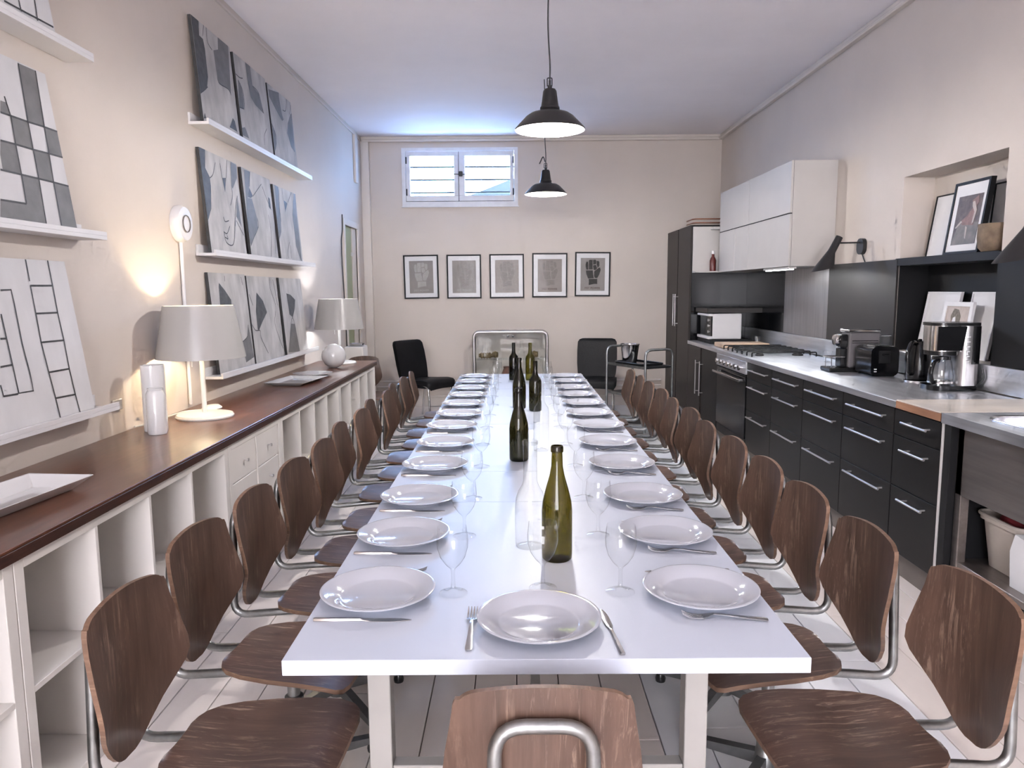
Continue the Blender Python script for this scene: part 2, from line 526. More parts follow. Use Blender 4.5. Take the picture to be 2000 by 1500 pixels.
ART = {
 'D1': ([('d',[(0.004,1),(0.073,1),(0.184,1),(0.155,0.858),(0.245,0.85),(0.264,0.762),(0.253,0.498),(0.198,0.389),(0.127,0.346),(0,0.285),(0,0.392)]),('g',[(0.67,1.0),(0.961,1.0),(0.938,0.836),(0.871,0.48),(0.795,0.516),(0.557,0.51),(0.512,0.558),(0.498,0.82),(0.636,0.869)]),('d',[(0.705,0.108),(0.837,0.23),(0.887,0.208),(0.931,0.105)]),('d',[(0,0.046),(0.047,0.11),(0.068,0.061)])],[[(0.372,1),(0.354,0.862),(0.455,0.811)],[(0.303,1),(0.245,0.879)],[(0,0.281),(0.127,0.344),(0.209,0.392)],[(0.512,0.558),(0.557,0.51),(0.795,0.516),(0.868,0.471)]]),
 'D2': ([('g',[(0.349,1),(0.504,1),(0.512,0.779),(0.699,0.742),(0.798,0.532),(0.54,0.567),(0.411,0.621),(0.366,0.772)]),('g',[(0,0.186),(0.098,0.214),(0.164,0.135),(0.189,0.106),(0,0.106)]),('g',[(0.052,0.717),(0.141,0.65),(0.159,0.529),(0.123,0.419),(0,0.413)])],[[(0.003,0.768),(0.109,0.758),(0.205,0.778)],[(0.052,0.717),(0.141,0.65),(0.171,0.532),(0.132,0.413)],[(0.842,0.362),(0.725,0.254),(0.698,0.14)],[(0.512,0.779),(0.699,0.742),(0.798,0.532)],[(0,0.408),(0.123,0.419)]]),
 'D3': ([('g',[(0.032,0.928),(0.481,1),(0.473,0.904),(0.506,0.73),(0.563,0.662),(0.484,0.629),(0.274,0.716),(0.042,0.834)]),('g',[(0.93,0.822),(0.994,0.848),(0.961,0.532),(0.94,0.293),(0.777,0.337),(0.666,0.503),(0.742,0.654)]),('g',[(0,0.49),(0.124,0.37),(0.098,0.257),(0.004,0.132),(0,0.313)])],[[(0.811,0.999),(0.708,0.818),(0.563,0.794)],[(0.99,0.96),(0.877,0.806)],[(0,0.49),(0.124,0.37),(0.098,0.257),(0.008,0.142)]]),
 'E1': ([('d',[(0.001,1),(0.151,1),(0.098,0.819),(0.187,0.744),(0.187,0.656),(0.124,0.435),(0.008,0.314),(0,0.253),(0.002,0.31),(0,0.23),(0.002,0.033),(0,0.035),(0,0.34)]),('d',[(0.52,0.784),(0.632,0.8),(0.557,0.643)]),('g',[(0.829,0.994),(0.997,0.989),(0.964,0.847),(0.799,0.712),(0.761,0.731)]),('g',[(0.91,0.638),(0.929,0.322),(0.802,0.425)])],[[(0.38,0.915),(0.279,0.787),(0.184,0.737)],[(0.718,0.992),(0.643,0.801)],[(0.758,0.723),(0.762,0.636),(0.667,0.523)],[(0.916,0.654),(0.807,0.505),(0.73,0.314)],[(0.506,0.927),(0.52,0.784)],[(0.418,0.383),(0.453,0.34),(0.562,0.359)],[(0.389,0.224),(0.409,0.133),(0.554,0.104),(0.655,0.167),(0.746,0.375)],[(0.379,0.233),(0.464,0.22),(0.569,0.303)],[(0.399,0.179),(0.47,0.165),(0.457,0.201)],[(0.782,0.378),(0.957,0.236)]]),
 'E2': ([('d',[(0.187,0.804),(0.285,0.717),(0.209,0.685),(0.114,0.684)]),('g',[(0.089,0.985),(0.278,0.988),(0.204,0.815),(0.103,0.674),(0.246,0.682),(0.346,0.449),(0.334,0.378),(0.348,0.371),(0.139,0.23),(0.015,0.14),(0,0.167),(0,0.412)]),('d',[(0.858,0.772),(0.913,0.76),(0.921,0.622),(0.842,0.651)])],[[(0.648,0.9),(0.283,0.713)],[(0.355,0.477),(0.348,0.371),(0.139,0.23),(0.013,0.134)],[(0.785,0.55),(0.809,0.33),(0.71,0.047)],[(0.278,0.988),(0.204,0.815)],[(0.667,0.876),(0.767,0.761),(0.921,0.622)],[(0.981,0.399),(0.9,0.089)]]),
 'E3': ([('g',[(0.078,1),(0.217,0.99),(0.167,0.774),(0.164,0.553),(0.171,0.621),(0.126,0.399),(0.004,0.283),(0,0.566)]),('d',[(0.39,0.84),(0.551,0.818),(0.412,0.679)]),('g',[(0.906,0.993),(1,0.999),(0.93,0.537),(0.958,0.699),(0.937,0.043),(0.881,0.054),(0.73,0.241),(0.736,0.677),(0.781,0.77)])],[[(0.447,0.287),(0.307,0.142),(0.315,0.056)],[(0.47,0.238),(0.442,0.061)],[(0.385,1),(0.37,0.919),(0.39,0.84)],[(0.797,0.995),(0.574,0.831)],[(0.222,0.961),(0.176,0.755),(0.166,0.533)]]),
 'F1': ([('d',[(0.245,0.902),(0.384,0.823),(0.517,0.728),(0.513,0.68),(0.482,0.661),(0.202,0.658)]),('g',[(0.919,0.445),(0.949,0.346),(0.991,0.086),(0.731,0.049),(0.682,0.273),(0.85,0.312)])],[[(0.926,0.449),(0.871,0.331),(0.667,0.269)],[(0.879,0.972),(0.904,0.883)],[(0.409,0.974),(0.403,0.917)]]),
 'F2': ([('d',[(0.259,0.812),(0.438,0.713),(0.532,0.574),(0.32,0.456),(0.202,0.376),(0.161,0.389),(0.17,0.59)])],[[(0,0.45),(0.086,0.382),(0.229,0.369),(0.232,0.288),(0.413,0.088)],[(0.757,0.991),(0.743,0.856),(0.866,0.627),(0.761,0.424),(0.961,0.098)],[(0.022,0.792),(0.094,0.666)],[(0.867,0.97),(0.943,0.648)]]),
 'F3': ([('d',[(0.253,0.799),(0.434,0.78),(0.624,0.71),(0.551,0.586),(0.421,0.477),(0.288,0.519),(0.261,0.714)]),('g',[(0.303,0.396),(0.472,0.388),(0.562,0.004),(0.062,0.032)])],[[(0.4,0.478),(0.303,0.396),(0.062,0.032)],[(0.4,0.478),(0.472,0.388),(0.562,0.004)]]),
 'B': ([('g',[(0.733,0.991),(0.897,0.993),(0.867,0.645),(0.707,0.641)]),('g',[(0.55,0.642),(0.707,0.641),(0.7,0.476),(0.54,0.477)]),('g',[(0.867,0.645),(1,0.643),(1,0.481),(0.857,0.48)]),('g',[(0.486,0.713),(0.534,0.713),(0.55,0.642),(0.463,0.642)]),('g',[(0.408,0.474),(0.54,0.477),(0.533,0.305),(0.373,0.303),(0.382,0.396)]),('g',[(0.7,0.476),(0.857,0.48),(0.841,0.301),(0.694,0.302)]),('g',[(0.533,0.305),(0.694,0.302),(0.673,0.026),(0.499,0.027),(0.259,0.021),(0.295,0.129),(0.521,0.132)]),('g',[(0.841,0.301),(1,0.298),(0.997,0.026),(0.829,0.026)])],[[(0.463,0.642),(0.55,0.642),(0.707,0.641),(0.867,0.645),(1,0.643)],[(0.408,0.474),(0.54,0.477),(0.7,0.476),(0.857,0.48),(1,0.481)],[(0.352,0.303),(0.532,0.302),(0.694,0.302),(0.841,0.301),(1,0.298)],[(0.295,0.129),(0.521,0.132)],[(0.53,0.747),(0.55,0.642),(0.54,0.477),(0.533,0.305),(0.521,0.132)],[(0.733,0.991),(0.707,0.641),(0.7,0.476),(0.694,0.302),(0.673,0.026)],[(0.897,0.993),(0.867,0.645),(0.857,0.48),(0.841,0.301),(0.829,0.026)]]),
 'C': ([],[[(0.604,0.998),(0.598,0.867)],[(0.819,1),(0.817,0.835),(0.809,0.67),(0.813,0.495),(0.806,0.31),(0.812,0.14),(0.823,0.021)],[(0.596,0.842),(0.591,0.672),(0.582,0.493),(0.593,0.311),(0.605,0.147),(0.61,0.022)],[(0.596,0.84),(0.809,0.841)],[(0.588,0.671),(0.803,0.67)],[(0.586,0.495),(0.811,0.493)],[(0.593,0.309),(0.81,0.309)],[(0.604,0.146),(0.816,0.141)],[(0.32,0.812),(0.411,0.815),(0.413,0.738),(0.405,0.498),(0.416,0.327),(0.414,0.219),(0.283,0.222),(0.283,0.389),(0.282,0.538),(0.282,0.678)],[(0.231,0.54),(0.282,0.538)],[(0.181,0.385),(0.282,0.387)],[(0.149,0.287),(0.153,0.223),(0.276,0.219)]]),
 'A': ([],[[(0.516,0.062),(0.667,0.064),(0.83,0.069),(0.987,0.072)],[(0.835,0.181),(0.831,0.126),(0.821,0.055)],[(0.665,0.12),(0.664,0.054)]]),
}
ADIM = {'D1': (4.45, 5.03, 2.43, 0.6), 'D2': (5.09, 5.72, 2.43, 0.59), 'D3': (5.76, 6.35, 2.43, 0.575), 'E1': (4.455, 5.045, 1.69, 0.61), 'E2': (5.13, 5.72, 1.69, 0.605), 'E3': (5.79, 6.38, 1.69, 0.583), 'F1': (4.48, 5.09, 0.963, 0.615), 'F2': (5.12, 5.76, 0.963, 0.607), 'F3': (5.83, 6.42, 0.963, 0.605), 'B': (2.42, 3.03, 1.701, 0.61), 'C': (2.44, 3.056, 0.971, 0.617), 'A': (2.4, 2.99, 2.426, 0.6)}
# ------------------------------------------------------------------ the room
XL, XR, YB, YF, ZC = -1.85, 2.55, 9.35, -4.50, 3.32
T = 0.22
# floor: painted boards on a dark sub-floor
fl = struct('floor', bmx((XL - T, YF - T, -0.12, XR + T, YB + T, -0.016)), 'board_gap')
BW = 0.156
x = XL - 0.02
bm_cache = {}
col_i = 0
while x < XR + 0.02:
    y = -0.6 - random.uniform(0, 1.4)
    part('floorboard', bmx((x + 0.002, YF, -0.014, x + BW - 0.002, y - 0.0015, 0), bev=0.0012), 'board_beige', fl)
    white = 0.50 < x + BW / 2 < 1.42  # brightness of the floor beside the table, put into the board colour
    while y < YB:
        ln = random.choice((1.45, 1.8, 2.15, 2.5))
        y1 = min(y + ln, YB + 0.02)
        y0 = max(y, YF)
        if y1 - y0 > 0.08:
            dz = random.uniform(-0.0012, 0.0)
            b = part('floorboard', bmx((x + 0.002, y0 + 0.0015, -0.014, x + BW - 0.002, y1 - 0.0015, dz), bev=0.0012), 'board_bright_zone' if white else 'board_beige', fl)
        y += ln
    x += BW
    col_i += 1

struct('ceiling', bmx((XL - T, YF - T, ZC, XR + T, YB + T, ZC + 0.15)), 'ceiling_paint')
# back wall with the high window
wx0, wx1, wz0, wz1 = -1.315, 0.015, 2.545, 3.15
struct('wall_back', bmx((XL - T, YB, 0, wx0, YB + T, ZC), (wx1, YB, 0, XR + T, YB + T, ZC), (wx0, YB, 0, wx1, YB + T, wz0), (wx0, YB, wz1, wx1, YB + T, ZC)), 'wall_paint')
# left wall with the door opening
dy0, dy1, dzt = 8.24, 8.90, 2.18
struct('wall_left', bmx((XL - T, YF, 0, XL, dy0, ZC), (XL - T, dy1, 0, XL, YB, ZC), (XL - T, dy0, dzt, XL, dy1, ZC)), 'wall_paint')
# right wall with the recess over the worktop
ny0, ny1, nz0, nz1, nx = 3.94, 4.97, 1.045, 2.17, 2.75
wr = struct('wall_right', bmx((XR, YF, 0, XR + T, ny0, ZC), (XR, ny1, 0, XR + T, YB, ZC), (XR, ny0, 0, XR + T, ny1, nz0), (XR, ny0, nz1, XR + T, ny1, ZC), (nx, ny0 - 0.1, nz0 - 0.1, nx + 0.1, ny1 + 0.1, nz1 + 0.1)), 'wall_paint')
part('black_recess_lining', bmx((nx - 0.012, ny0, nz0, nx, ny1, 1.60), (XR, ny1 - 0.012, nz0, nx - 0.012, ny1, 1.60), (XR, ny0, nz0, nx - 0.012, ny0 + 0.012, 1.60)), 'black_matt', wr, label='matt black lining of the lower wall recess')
# front wall behind the camera; its large window is assumed, placed to aim the light
fx0, fx1, fz0, fz1 = -1.77, 1.07, 0.28, 3.18
struct('wall_front', bmx((XL - T, YF - T, 0, fx0, YF, ZC), (fx1, YF - T, 0, XR + T, YF, ZC), (fx0, YF - T, 0, fx1, YF, fz0), (fx0, YF - T, fz1, fx1, YF, ZC)), 'wall_paint')
w2 = struct('window_2', bmx((fx0, YF - 0.10, fz0, fx1, YF - 0.04, fz0 + 0.06), (fx0, YF - 0.10, fz1 - 0.06, fx1, YF - 0.04, fz1), (fx0, YF - 0.10, fz0, fx0 + 0.06, YF - 0.04, fz1), (fx1 - 0.06, YF - 0.10, fz0, fx1, YF - 0.04, fz1)), 'window_paint')
part('sky_blocker', bmx((fx0, YF - 0.12, fz0, fx1, YF - 0.10, fz1)), 'paper_white', w2, label='white sheet added behind the window frame to block the sky')  # unseen sheet added to keep sky light out of this opening

# window 1 in the back wall: casing, two sashes, panes, latch
w1 = struct('window_1', bmx((-1.36, YB - 0.018, 3.15, 0.062, YB, 3.187), (-1.36, YB - 0.018, 2.485, 0.062, YB, 2.545), (-1.36, YB - 0.018, 2.545, -1.315, YB, 3.15), (0.015, YB - 0.018, 2.545, 0.062, YB, 3.15), (-1.372, YB - 0.026, 2.478, 0.074, YB, 2.488)), 'window_paint')
for sx0, sx1, gx0, gx1 in ((-1.311, -0.668, -1.262, -0.722), (-0.662, 0.011, -0.590, -0.036)):
    s = part('sash', bmx((sx0, YB - 0.005, 3.093, sx1, YB + 0.035, 3.145), (sx0, YB - 0.005, 2.552, sx1, YB + 0.035, 2.618), (sx0, YB - 0.005, 2.618, gx0, YB + 0.035, 3.093), (gx1, YB - 0.005, 2.618, sx1, YB + 0.035, 3.093), bev=0.003), 'window_paint', w1)
    part('pane', bmx((gx0, YB + 0.012, 2.618, gx1, YB + 0.016, 3.093)), 'glass_pane', s)
part('dark_gap', bmx((-1.31, YB + 0.0, 2.5455, 0.012, YB + 0.03, 2.5515), (-0.6675, YB + 0.0, 2.552, -0.6625, YB + 0.03, 3.145)), 'gap_dark', w1)
lt = part('latch', bmx((-0.66, YB - 0.03, 2.845, -0.615, YB - 0.004, 2.905), bev=0.006), 'enamel_dark', w1, label='dark metal window latch')
part('latch_bar', tube(nb(), [(-0.75, YB - 0.02, 2.872), (-0.56, YB - 0.02, 2.868)], 0.005, 6), 'enamel_dark', lt)
for hx, hz in ((-1.305, 3.04), (-1.305, 2.66), (0.005, 3.04), (0.005, 2.66)):
    part('hinge', lathe(nb(), [(0.0, hz - 0.04), (0.008, hz - 0.04), (0.008, hz + 0.04), (0.0, hz + 0.04)], hx, YB - 0.012, 8), 'enamel_dark', w1, smooth=40)
# outside the small window: louvre blades and a sloping canopy
for lz in (2.675, 2.83, 2.985):
    part('louvre_blade', bmx((wx0, YB + 0.15, lz - 0.008, wx1, YB + 0.19, lz + 0.008)), 'louvre_dark', w1)
bm = prism(nb(), [(-1.6, 2.30), (0.6, 2.45), (0.6, 3.05), (-0.05, 2.93), (-0.5, 2.76), (-1.0, 2.60), (-1.6, 2.52)], lambda u, v, t: (u, t, v), YB + 0.9, YB + 0.94)
struct('outside_canopy', bm, 'canopy_pale')

# mouldings, skirting, pipes
struct('trim_1', bmx((XL, YB - 0.05, 3.255, XR, YB, 3.285), (XL, YB - 0.035, 3.285, XR, YB, ZC), bev=0.006), 'trim_paint')
struct('trim_2', bmx((XR - 0.05, YF, 3.255, XR, YB - 0.05, 3.285), (XR - 0.035, YF, 3.285, XR, YB - 0.05, ZC), bev=0.006), 'trim_paint')
struct('trim_3', bmx((XL, YF, 3.262, XL + 0.012, YB - 0.05, 3.276)), 'trim_paint')
struct('trim_4', bmx((XL, YB - 0.07, 0, XL + 0.10, YB, 3.255), bev=0.004), 'trim_paint')
struct('baseboard_back', bmx((XL + 0.10, YB - 0.022, 0, 1.9, YB, 0.115), (XL + 0.10, YB - 0.016, 0.115, 1.9, YB, 0.135), bev=0.003), 'trim_paint')
struct('baseboard_left', bmx((XL, YF, 0, XL + 0.02, dy0 - 0.08, 0.12)), 'trim_paint')
for k, pz in enumerate((0.255, 0.325)):
    solo('heating_pipe', tube(nb(), [(XL + 0.12, YB - 0.05, pz), (1.85, YB - 0.05, pz)], 0.012, 8), 'trim_paint', '%s cream heating pipe along the foot of the back wall' % ('lower', 'upper')[k], 'pipe', (0, YB - 0.05, pz), 'heating pipes', smooth=60)
solo('cable_trunking', bmx((XL, 8.86, 2.72, XL + 0.03, 8.98, 3.26), bev=0.004), 'trim_paint', 'white trunking box high on the left wall by the back corner', 'trunking', (XL, 8.92, 2.72))

# door 1 in the left wall
d1 = struct('door_1', bmx((XL - 0.05, dy0 - 0.07, 0, XL + 0.02, dy0, dzt + 0.07), (XL - 0.05, dy1, 0, XL + 0.02, dy1 + 0.07, dzt + 0.07), (XL - 0.05, dy0, dzt, XL + 0.02, dy1, dzt + 0.07), bev=0.004), 'trim_paint')
part('door_leaf', bmx((XL - 0.045, dy0, 0.01, XL - 0.012, 8.655, dzt), bev=0.003), 'door_green', d1, label='green painted door leaf')
part('dark_gap', bmx((XL - 0.045, 8.655, 0.0, XL - 0.03, 8.695, dzt)), 'gap_dark', d1)
part('side_panel', bmx((XL - 0.045, 8.695, 0.0, XL - 0.008, dy1, dzt), bev=0.003), 'trim_paint', d1)
part('hinge', bmx((XL - 0.013, 8.62, 1.86, XL - 0.004, 8.73, 1.90)), 'aluminium', d1)
cord = fillet([(XL + 0.012, 8.14, 2.28), (XL + 0.012, 8.13, 2.10), (XL + 0.012, 8.06, 2.02), (XL + 0.012, 8.05, 1.82), (XL + 0.012, 8.12, 1.30), (XL + 0.012, 8.16, 0.85)], 0.1)
solo('hanging_cord', tube(nb(), cord, 0.006, 6), 'cable_black', 'thin dark cord hanging on the left wall beside the green door', 'cord', (XL, 8.1, 0.85), smooth=60)
pd = thing('white_pedestal', 'white box pedestal standing in the back left corner by the door', 'pedestal', (-1.70, 7.96, 0))
part('body', bmx((-1.80, 7.84, 0, -1.60, 8.10, 0.875), bev=0.01), 'shelf_white', pd)
solo('metal_tray', lathe(nb(), [(0, 0.878), (0.07, 0.878), (0.085, 0.905), (0.08, 0.905), (0.065, 0.884), (0, 0.884)], -1.69, 7.97, 20), 'chrome', 'small round metal tray on the white corner pedestal', 'tray', (-1.69, 7.97, 0.875), smooth=40)

# ------------------------------------------------------------------ shelving units and the wooden counter on the left
SXF, SXB = -1.315, -1.70


def cube_unit(y0, y1, ncol, label, drawers=False):
    r = thing('cube_shelf', label, 'shelving', ((SXF + SXB) / 2, (y0 + y1) / 2, 0), 'white cube shelving units under the counter')
    o, h = 0.040, 0.768
    part('side_panel', bmx((SXB, y0 + 0.001, 0, SXF, y0 + o, h), bev=0.0015), 'shelf_white', r)
    part('side_panel', bmx((SXB, y1 - o, 0, SXF, y1 - 0.001, h), bev=0.0015), 'shelf_white', r)
    part('top_panel', bmx((SXB, y0 + o, h - 0.035, SXF, y1 - o, h), bev=0.0015), 'shelf_white', r)
    part('bottom_panel', bmx((SXB, y0 + o, 0.0, SXF, y1 - o, 0.04), bev=0.0015), 'shelf_white', r)
    part('back_panel', bmx((SXB, y0 + o, 0.04, SXB + 0.008, y1 - o, h - 0.035)), 'shelf_white', r)
    w = (y1 - y0 - 2 * o) / ncol
    for c in range(1, ncol):
        yy = y0 + o + w * c
        part('divider', bmx((SXB + 0.008, yy - 0.008, 0.04, SXF, yy + 0.008, h - 0.035), bev=0.001), 'shelf_white', r)
    for c in range(ncol):
        ya, yb = y0 + o + w * c + (0.008 if c else 0), y0 + o + w * (c + 1) - (0.008 if c < ncol - 1 else 0)
        part('shelf', bmx((SXB + 0.008, ya, 0.378, SXF, yb, 0.396), bev=0.001), 'shelf_white', r)
        if drawers:
            for z0, z1 in ((0.043, 0.207), (0.211, 0.375), (0.399, 0.563), (0.567, 0.731)):
                d = part('drawer', bmx((SXB + 0.03, ya + 0.004, z0, SXF - 0.004, yb - 0.004, z1), bev=0.002), 'shelf_white', r)
                ym, zm = (ya + yb) / 2, (z0 + z1) / 2
                part('knob', lathe_x(SXF - 0.004, ym, zm), 'aluminium', d, smooth=40)
    return r


def lathe_x(x0, y, z, r=0.006, ln=0.022, sgn=1):
    bm = lathe(nb(), [(0, 0), (r * 0.7, 0), (r * 0.7, ln * 0.6), (r * 1.3, ln * 0.65), (r * 1.3, ln), (0, ln)], 0, 0, 10)
    bmesh.ops.rotate(bm, verts=bm.verts[:], cent=(0, 0, 0), matrix=Matrix.Rotation(sgn * PI / 2, 3, 'Y'))
    bmesh.ops.translate(bm, verts=bm.verts[:], vec=(x0, y, z))
    return bm


cube_unit(0.395, 1.863, 4, 'white cube shelving unit nearest the camera, cut off by the photo edge')
cube_unit(1.865, 3.333, 4, 'white cube shelving unit left of the drawers, behind the nearest chairs')
cube_unit(3.335, 4.103, 2, 'white unit of small knobbed drawers under the counter lamp', True)
cube_unit(4.105, 5.533, 4, 'white cube shelving unit just beyond the drawer unit')
cube_unit(5.535, 6.965, 4, 'white cube shelving unit at the far end of the counter')
ct = thing('wooden_counter', 'long glossy reddish brown wooden counter top over the cube shelves', 'counter', (-1.57, 3.6, 0.769))
part('top', bmx((XL + 0.004, 0.2, 0.80, -1.297, 6.985, 0.81), bev=0.002), 'counter_wood', ct)
part('edge', bmx((XL + 0.004, 0.2, 0.769, -1.296, 6.986, 0.80), bev=0.001), 'counter_edge', ct, label='dark layered plywood edge')
ZT = 0.811


# ------------------------------------------------------------------ picture ledges and paintings
def ledge(z, y0, y1, label):
    r = thing('picture_ledge', label, 'shelf', (XL + 0.06, (y0 + y1) / 2, z), 'white picture ledges')
    part('base_board', bmx((XL + 0.001, y0, z, XL + 0.12, y1, z + 0.016), bev=0.001), 'ledge_white', r)
    part('front_lip', bmx((XL + 0.107, y0, z + 0.016, XL + 0.12, y1, z + 0.034), bev=0.001), 'ledge_white', r)
    part('back_board', bmx((XL + 0.001, y0, z + 0.016, XL + 0.014, y1, z + 0.066), bev=0.001), 'ledge_white', r)


for z, w in ((2.408, 'top'), (1.683, 'middle'), (0.953, 'bottom')):
    ledge(z, 0.92, 3.213, '%s white picture ledge of the column nearest the camera' % w)
for z, w in ((2.412, 'top'), (1.672, 'middle'), (0.945, 'bottom')):
    ledge(z, 4.38, 6.57, '%s white picture ledge holding three torso paintings' % w)



def painting(key, label, canvas='canvas', lw=0.006, smooth=True, extra=()):
    """a canvas leaning on a ledge; shapes are given in the canvas' own 0..1 coordinates"""
    y0, y1, z0, h = ADIM[key]
    xb, xt = XL + (0.102 if key in 'ABC' else 0.065), XL + 0.022

    def P(u, v, t):
        return Vector((xb + (xt - xb) * v + t, y0 + (y1 - y0) * u, z0 + h * v))
    r = thing('painting', label, 'painting', (xb, (y0 + y1) / 2, z0), 'paintings on the picture ledges')
    part('canvas', prism(nb(), [(0, 0), (1, 0), (1, 1), (0, 1)], P, -0.018, 0.0), canvas, r)
    part('side_edge', prism(nb(), [(-0.004, 0), (0, 0), (0, 1), (-0.004, 1)], P, -0.018, 0.0), 'paint_black', r, label='black strip along the near side of the canvas')  # thin black strip down the near edge
    fills, lines = ART[key]
    for k, (code, f) in enumerate(list(fills) + list(extra)):
        bm = nb()
        vs = [bm.verts.new(P(u, v, 0.0008 + 0.00004 * k)) for u, v in f]
        for t in tessellate_polygon([[Vector((u, v, 0)) for u, v in f]]):
            try:
                bm.faces.new([vs[i] for i in t])
            except ValueError:
                pass
        for fc in bm.faces:
            fc.normal_update()
            if fc.normal.x < 0:
                fc.normal_flip()
        part('painted_dark_patch' if code == 'd' else 'painted_grey_patch', bm, 'paint_dark' if code == 'd' else 'paint_grey', r)
    for q, ln in enumerate(lines):
        bm = nb()
        pts = [P(u, v, 0.0014 + 0.00005 * q) for u, v in ln]
        n = len(pts)
        if n > 2 and smooth:
            sm = []
            for k in range(n - 1):
                p0, p1, p2, p3 = pts[max(k - 1, 0)], pts[k], pts[k + 1], pts[min(k + 2, n - 1)]
                for w in range(4):
                    t = w / 4
                    sm.append(0.5 * (2 * p1 + (p2 - p0) * t + (2 * p0 - 5 * p1 + 4 * p2 - p3) * t * t + (3 * p1 - p0 - 3 * p2 + p3) * t ** 3))
            pts = sm + [pts[-1]]
        prev = None
        for k, p in enumerate(pts):
            d = (pts[min(k + 1, len(pts) - 1)] - pts[max(k - 1, 0)])
            s = Vector((0, -d.z, d.y)).normalized() * lw * 0.5
            a, b = bm.verts.new(p + s), bm.verts.new(p - s)
            if prev:
                bm.faces.new((prev[0], prev[1], b, a))
            prev = (a, b)
        for f in bm.faces:
            f.normal_update()
            if f.normal.x < 0:
                f.normal_flip()
        part('painted_line', bm, 'paint_black', r)
    return r


painting('D1', 'torso painting with large dark patches, nearest on the top ledge')
painting('D2', 'pale torso painting with one grey strip, middle of the top ledge')
painting('D3', 'torso painting with crossed straps, farthest on the top ledge')
painting('E1', 'torso painting with scribbled hair, nearest on the middle ledge')
painting('E2', 'torso painting with thin curving hip line, middle of the middle ledge')
painting('E3', 'torso painting with dark right edge, farthest on the middle ledge')
painting('F1', 'pale torso painting behind the near lamp shade, nearest on bottom ledge')
painting('F2', 'torso painting with a dark leaf shape, middle of the bottom ledge')
painting('F3', 'torso painting with small dark diamond, farthest on the bottom ledge')
painting('B', 'grey and white checkered painting on the near middle ledge', canvas='canvas_white', lw=0.007, smooth=False, extra=[('g', [(0.02, 0.66), (0.14, 0.66), (0.14, 0.96), (0.02, 0.96)]), ('g', [(0.0, 0.02), (0.16, 0.02), (0.16, 0.30), (0.0, 0.30)])])
painting('C', 'white painting of black outlined bricks on the near bottom ledge', canvas='canvas_white', lw=0.007, smooth=False)
painting('A', 'white painting with black ruled lines on the highest near ledge', canvas='canvas_white', lw=0.007, smooth=False)

# round white wall device with conduit
wd = thing('wall_alarm', 'round white alarm fixed on the left wall above the near lamp', 'alarm', (XL, 4.165, 1.835))
bm = lathe(nb(), [(0, 0), (0.098, 0), (0.102, 0.02), (0.09, 0.045), (0, 0.052)], 0, 0, 32)
bmesh.ops.rotate(bm, verts=bm.verts[:], cent=(0, 0, 0), matrix=Matrix.Rotation(PI / 2, 3, 'Y'))
bmesh.ops.translate(bm, verts=bm.verts[:], vec=(XL, 4.165, 1.835))
part('body', bm, 'ledge_white', wd, smooth=50)
part('ring', tube(nb(), [(XL + 0.052, 4.165 + 0.045 * math.cos(a * PI / 12), 1.835 + 0.045 * math.sin(a * PI / 12)) for a in range(24)], 0.003, 6, True), 'plinth_grey', wd, smooth=60)
part('conduit', tube(nb(), [(XL + 0.012, 4.165, 1.735), (XL + 0.012, 4.165, 0.83)], 0.010, 8), 'ledge_white', wd, smooth=60)
solo('wall_socket', bmx((XL, 3.36, 0.92, XL + 0.012, 3.44, 0.97), bev=0.003), 'aluminium', 'small metal wall socket above the counter beside the white vases', 'socket', (XL, 3.4, 0.92))


# table lamps on the counter
def table_lamp(cx, cy, label, bulb):
    r = thing('table_lamp', label, 'lamp', (cx, cy, ZT), 'white table lamps on the counter')
    part('base', lathe(nb(), [(0, ZT), (0.142, ZT), (0.145, ZT + 0.008), (0.138, ZT + 0.018), (0.03, ZT + 0.026), (0, ZT + 0.027)], cx, cy, 40), 'base_white', r, smooth=40)
    part('stem', lathe(nb(), [(0.0125, ZT + 0.02), (0.0125, 1.15), (0.018, 1.155), (0.018, 1.19), (0, 1.19)], cx, cy, 14), 'base_white', r, smooth=40)
    sh = part('shade', lathe(nb(), [(0.220, 1.124), (0.172, 1.392), (0.169, 1.392), (0.217, 1.124), (0.220, 1.124)], cx, cy, 48), 'lamp_white', r, smooth=40)
    bm = nb()
    for k in range(3):
        a = k * 2 * PI / 3 + 0.4
        tube(bm, [(cx + 0.018 * math.cos(a), cy + 0.018 * math.sin(a), 1.18), (cx + 0.195 * math.cos(a), cy + 0.195 * math.sin(a), 1.25)], 0.003, 6)
    part('spider', bm, 'aluminium', sh)
    part('bulb', lathe(nb(), [(0, 1.191), (0.018, 1.194), (0.031, 1.212), (0.033, 1.228), (0.029, 1.245), (0, 1.260)], cx, cy, 16), bulb, r, smooth=60)
    part('pull_chain', tube(nb(), [(cx - 0.03, cy - 0.05, 1.2), (cx - 0.03, cy - 0.05, 1.08)], 0.0035, 6), 'base_white', r)
    return r


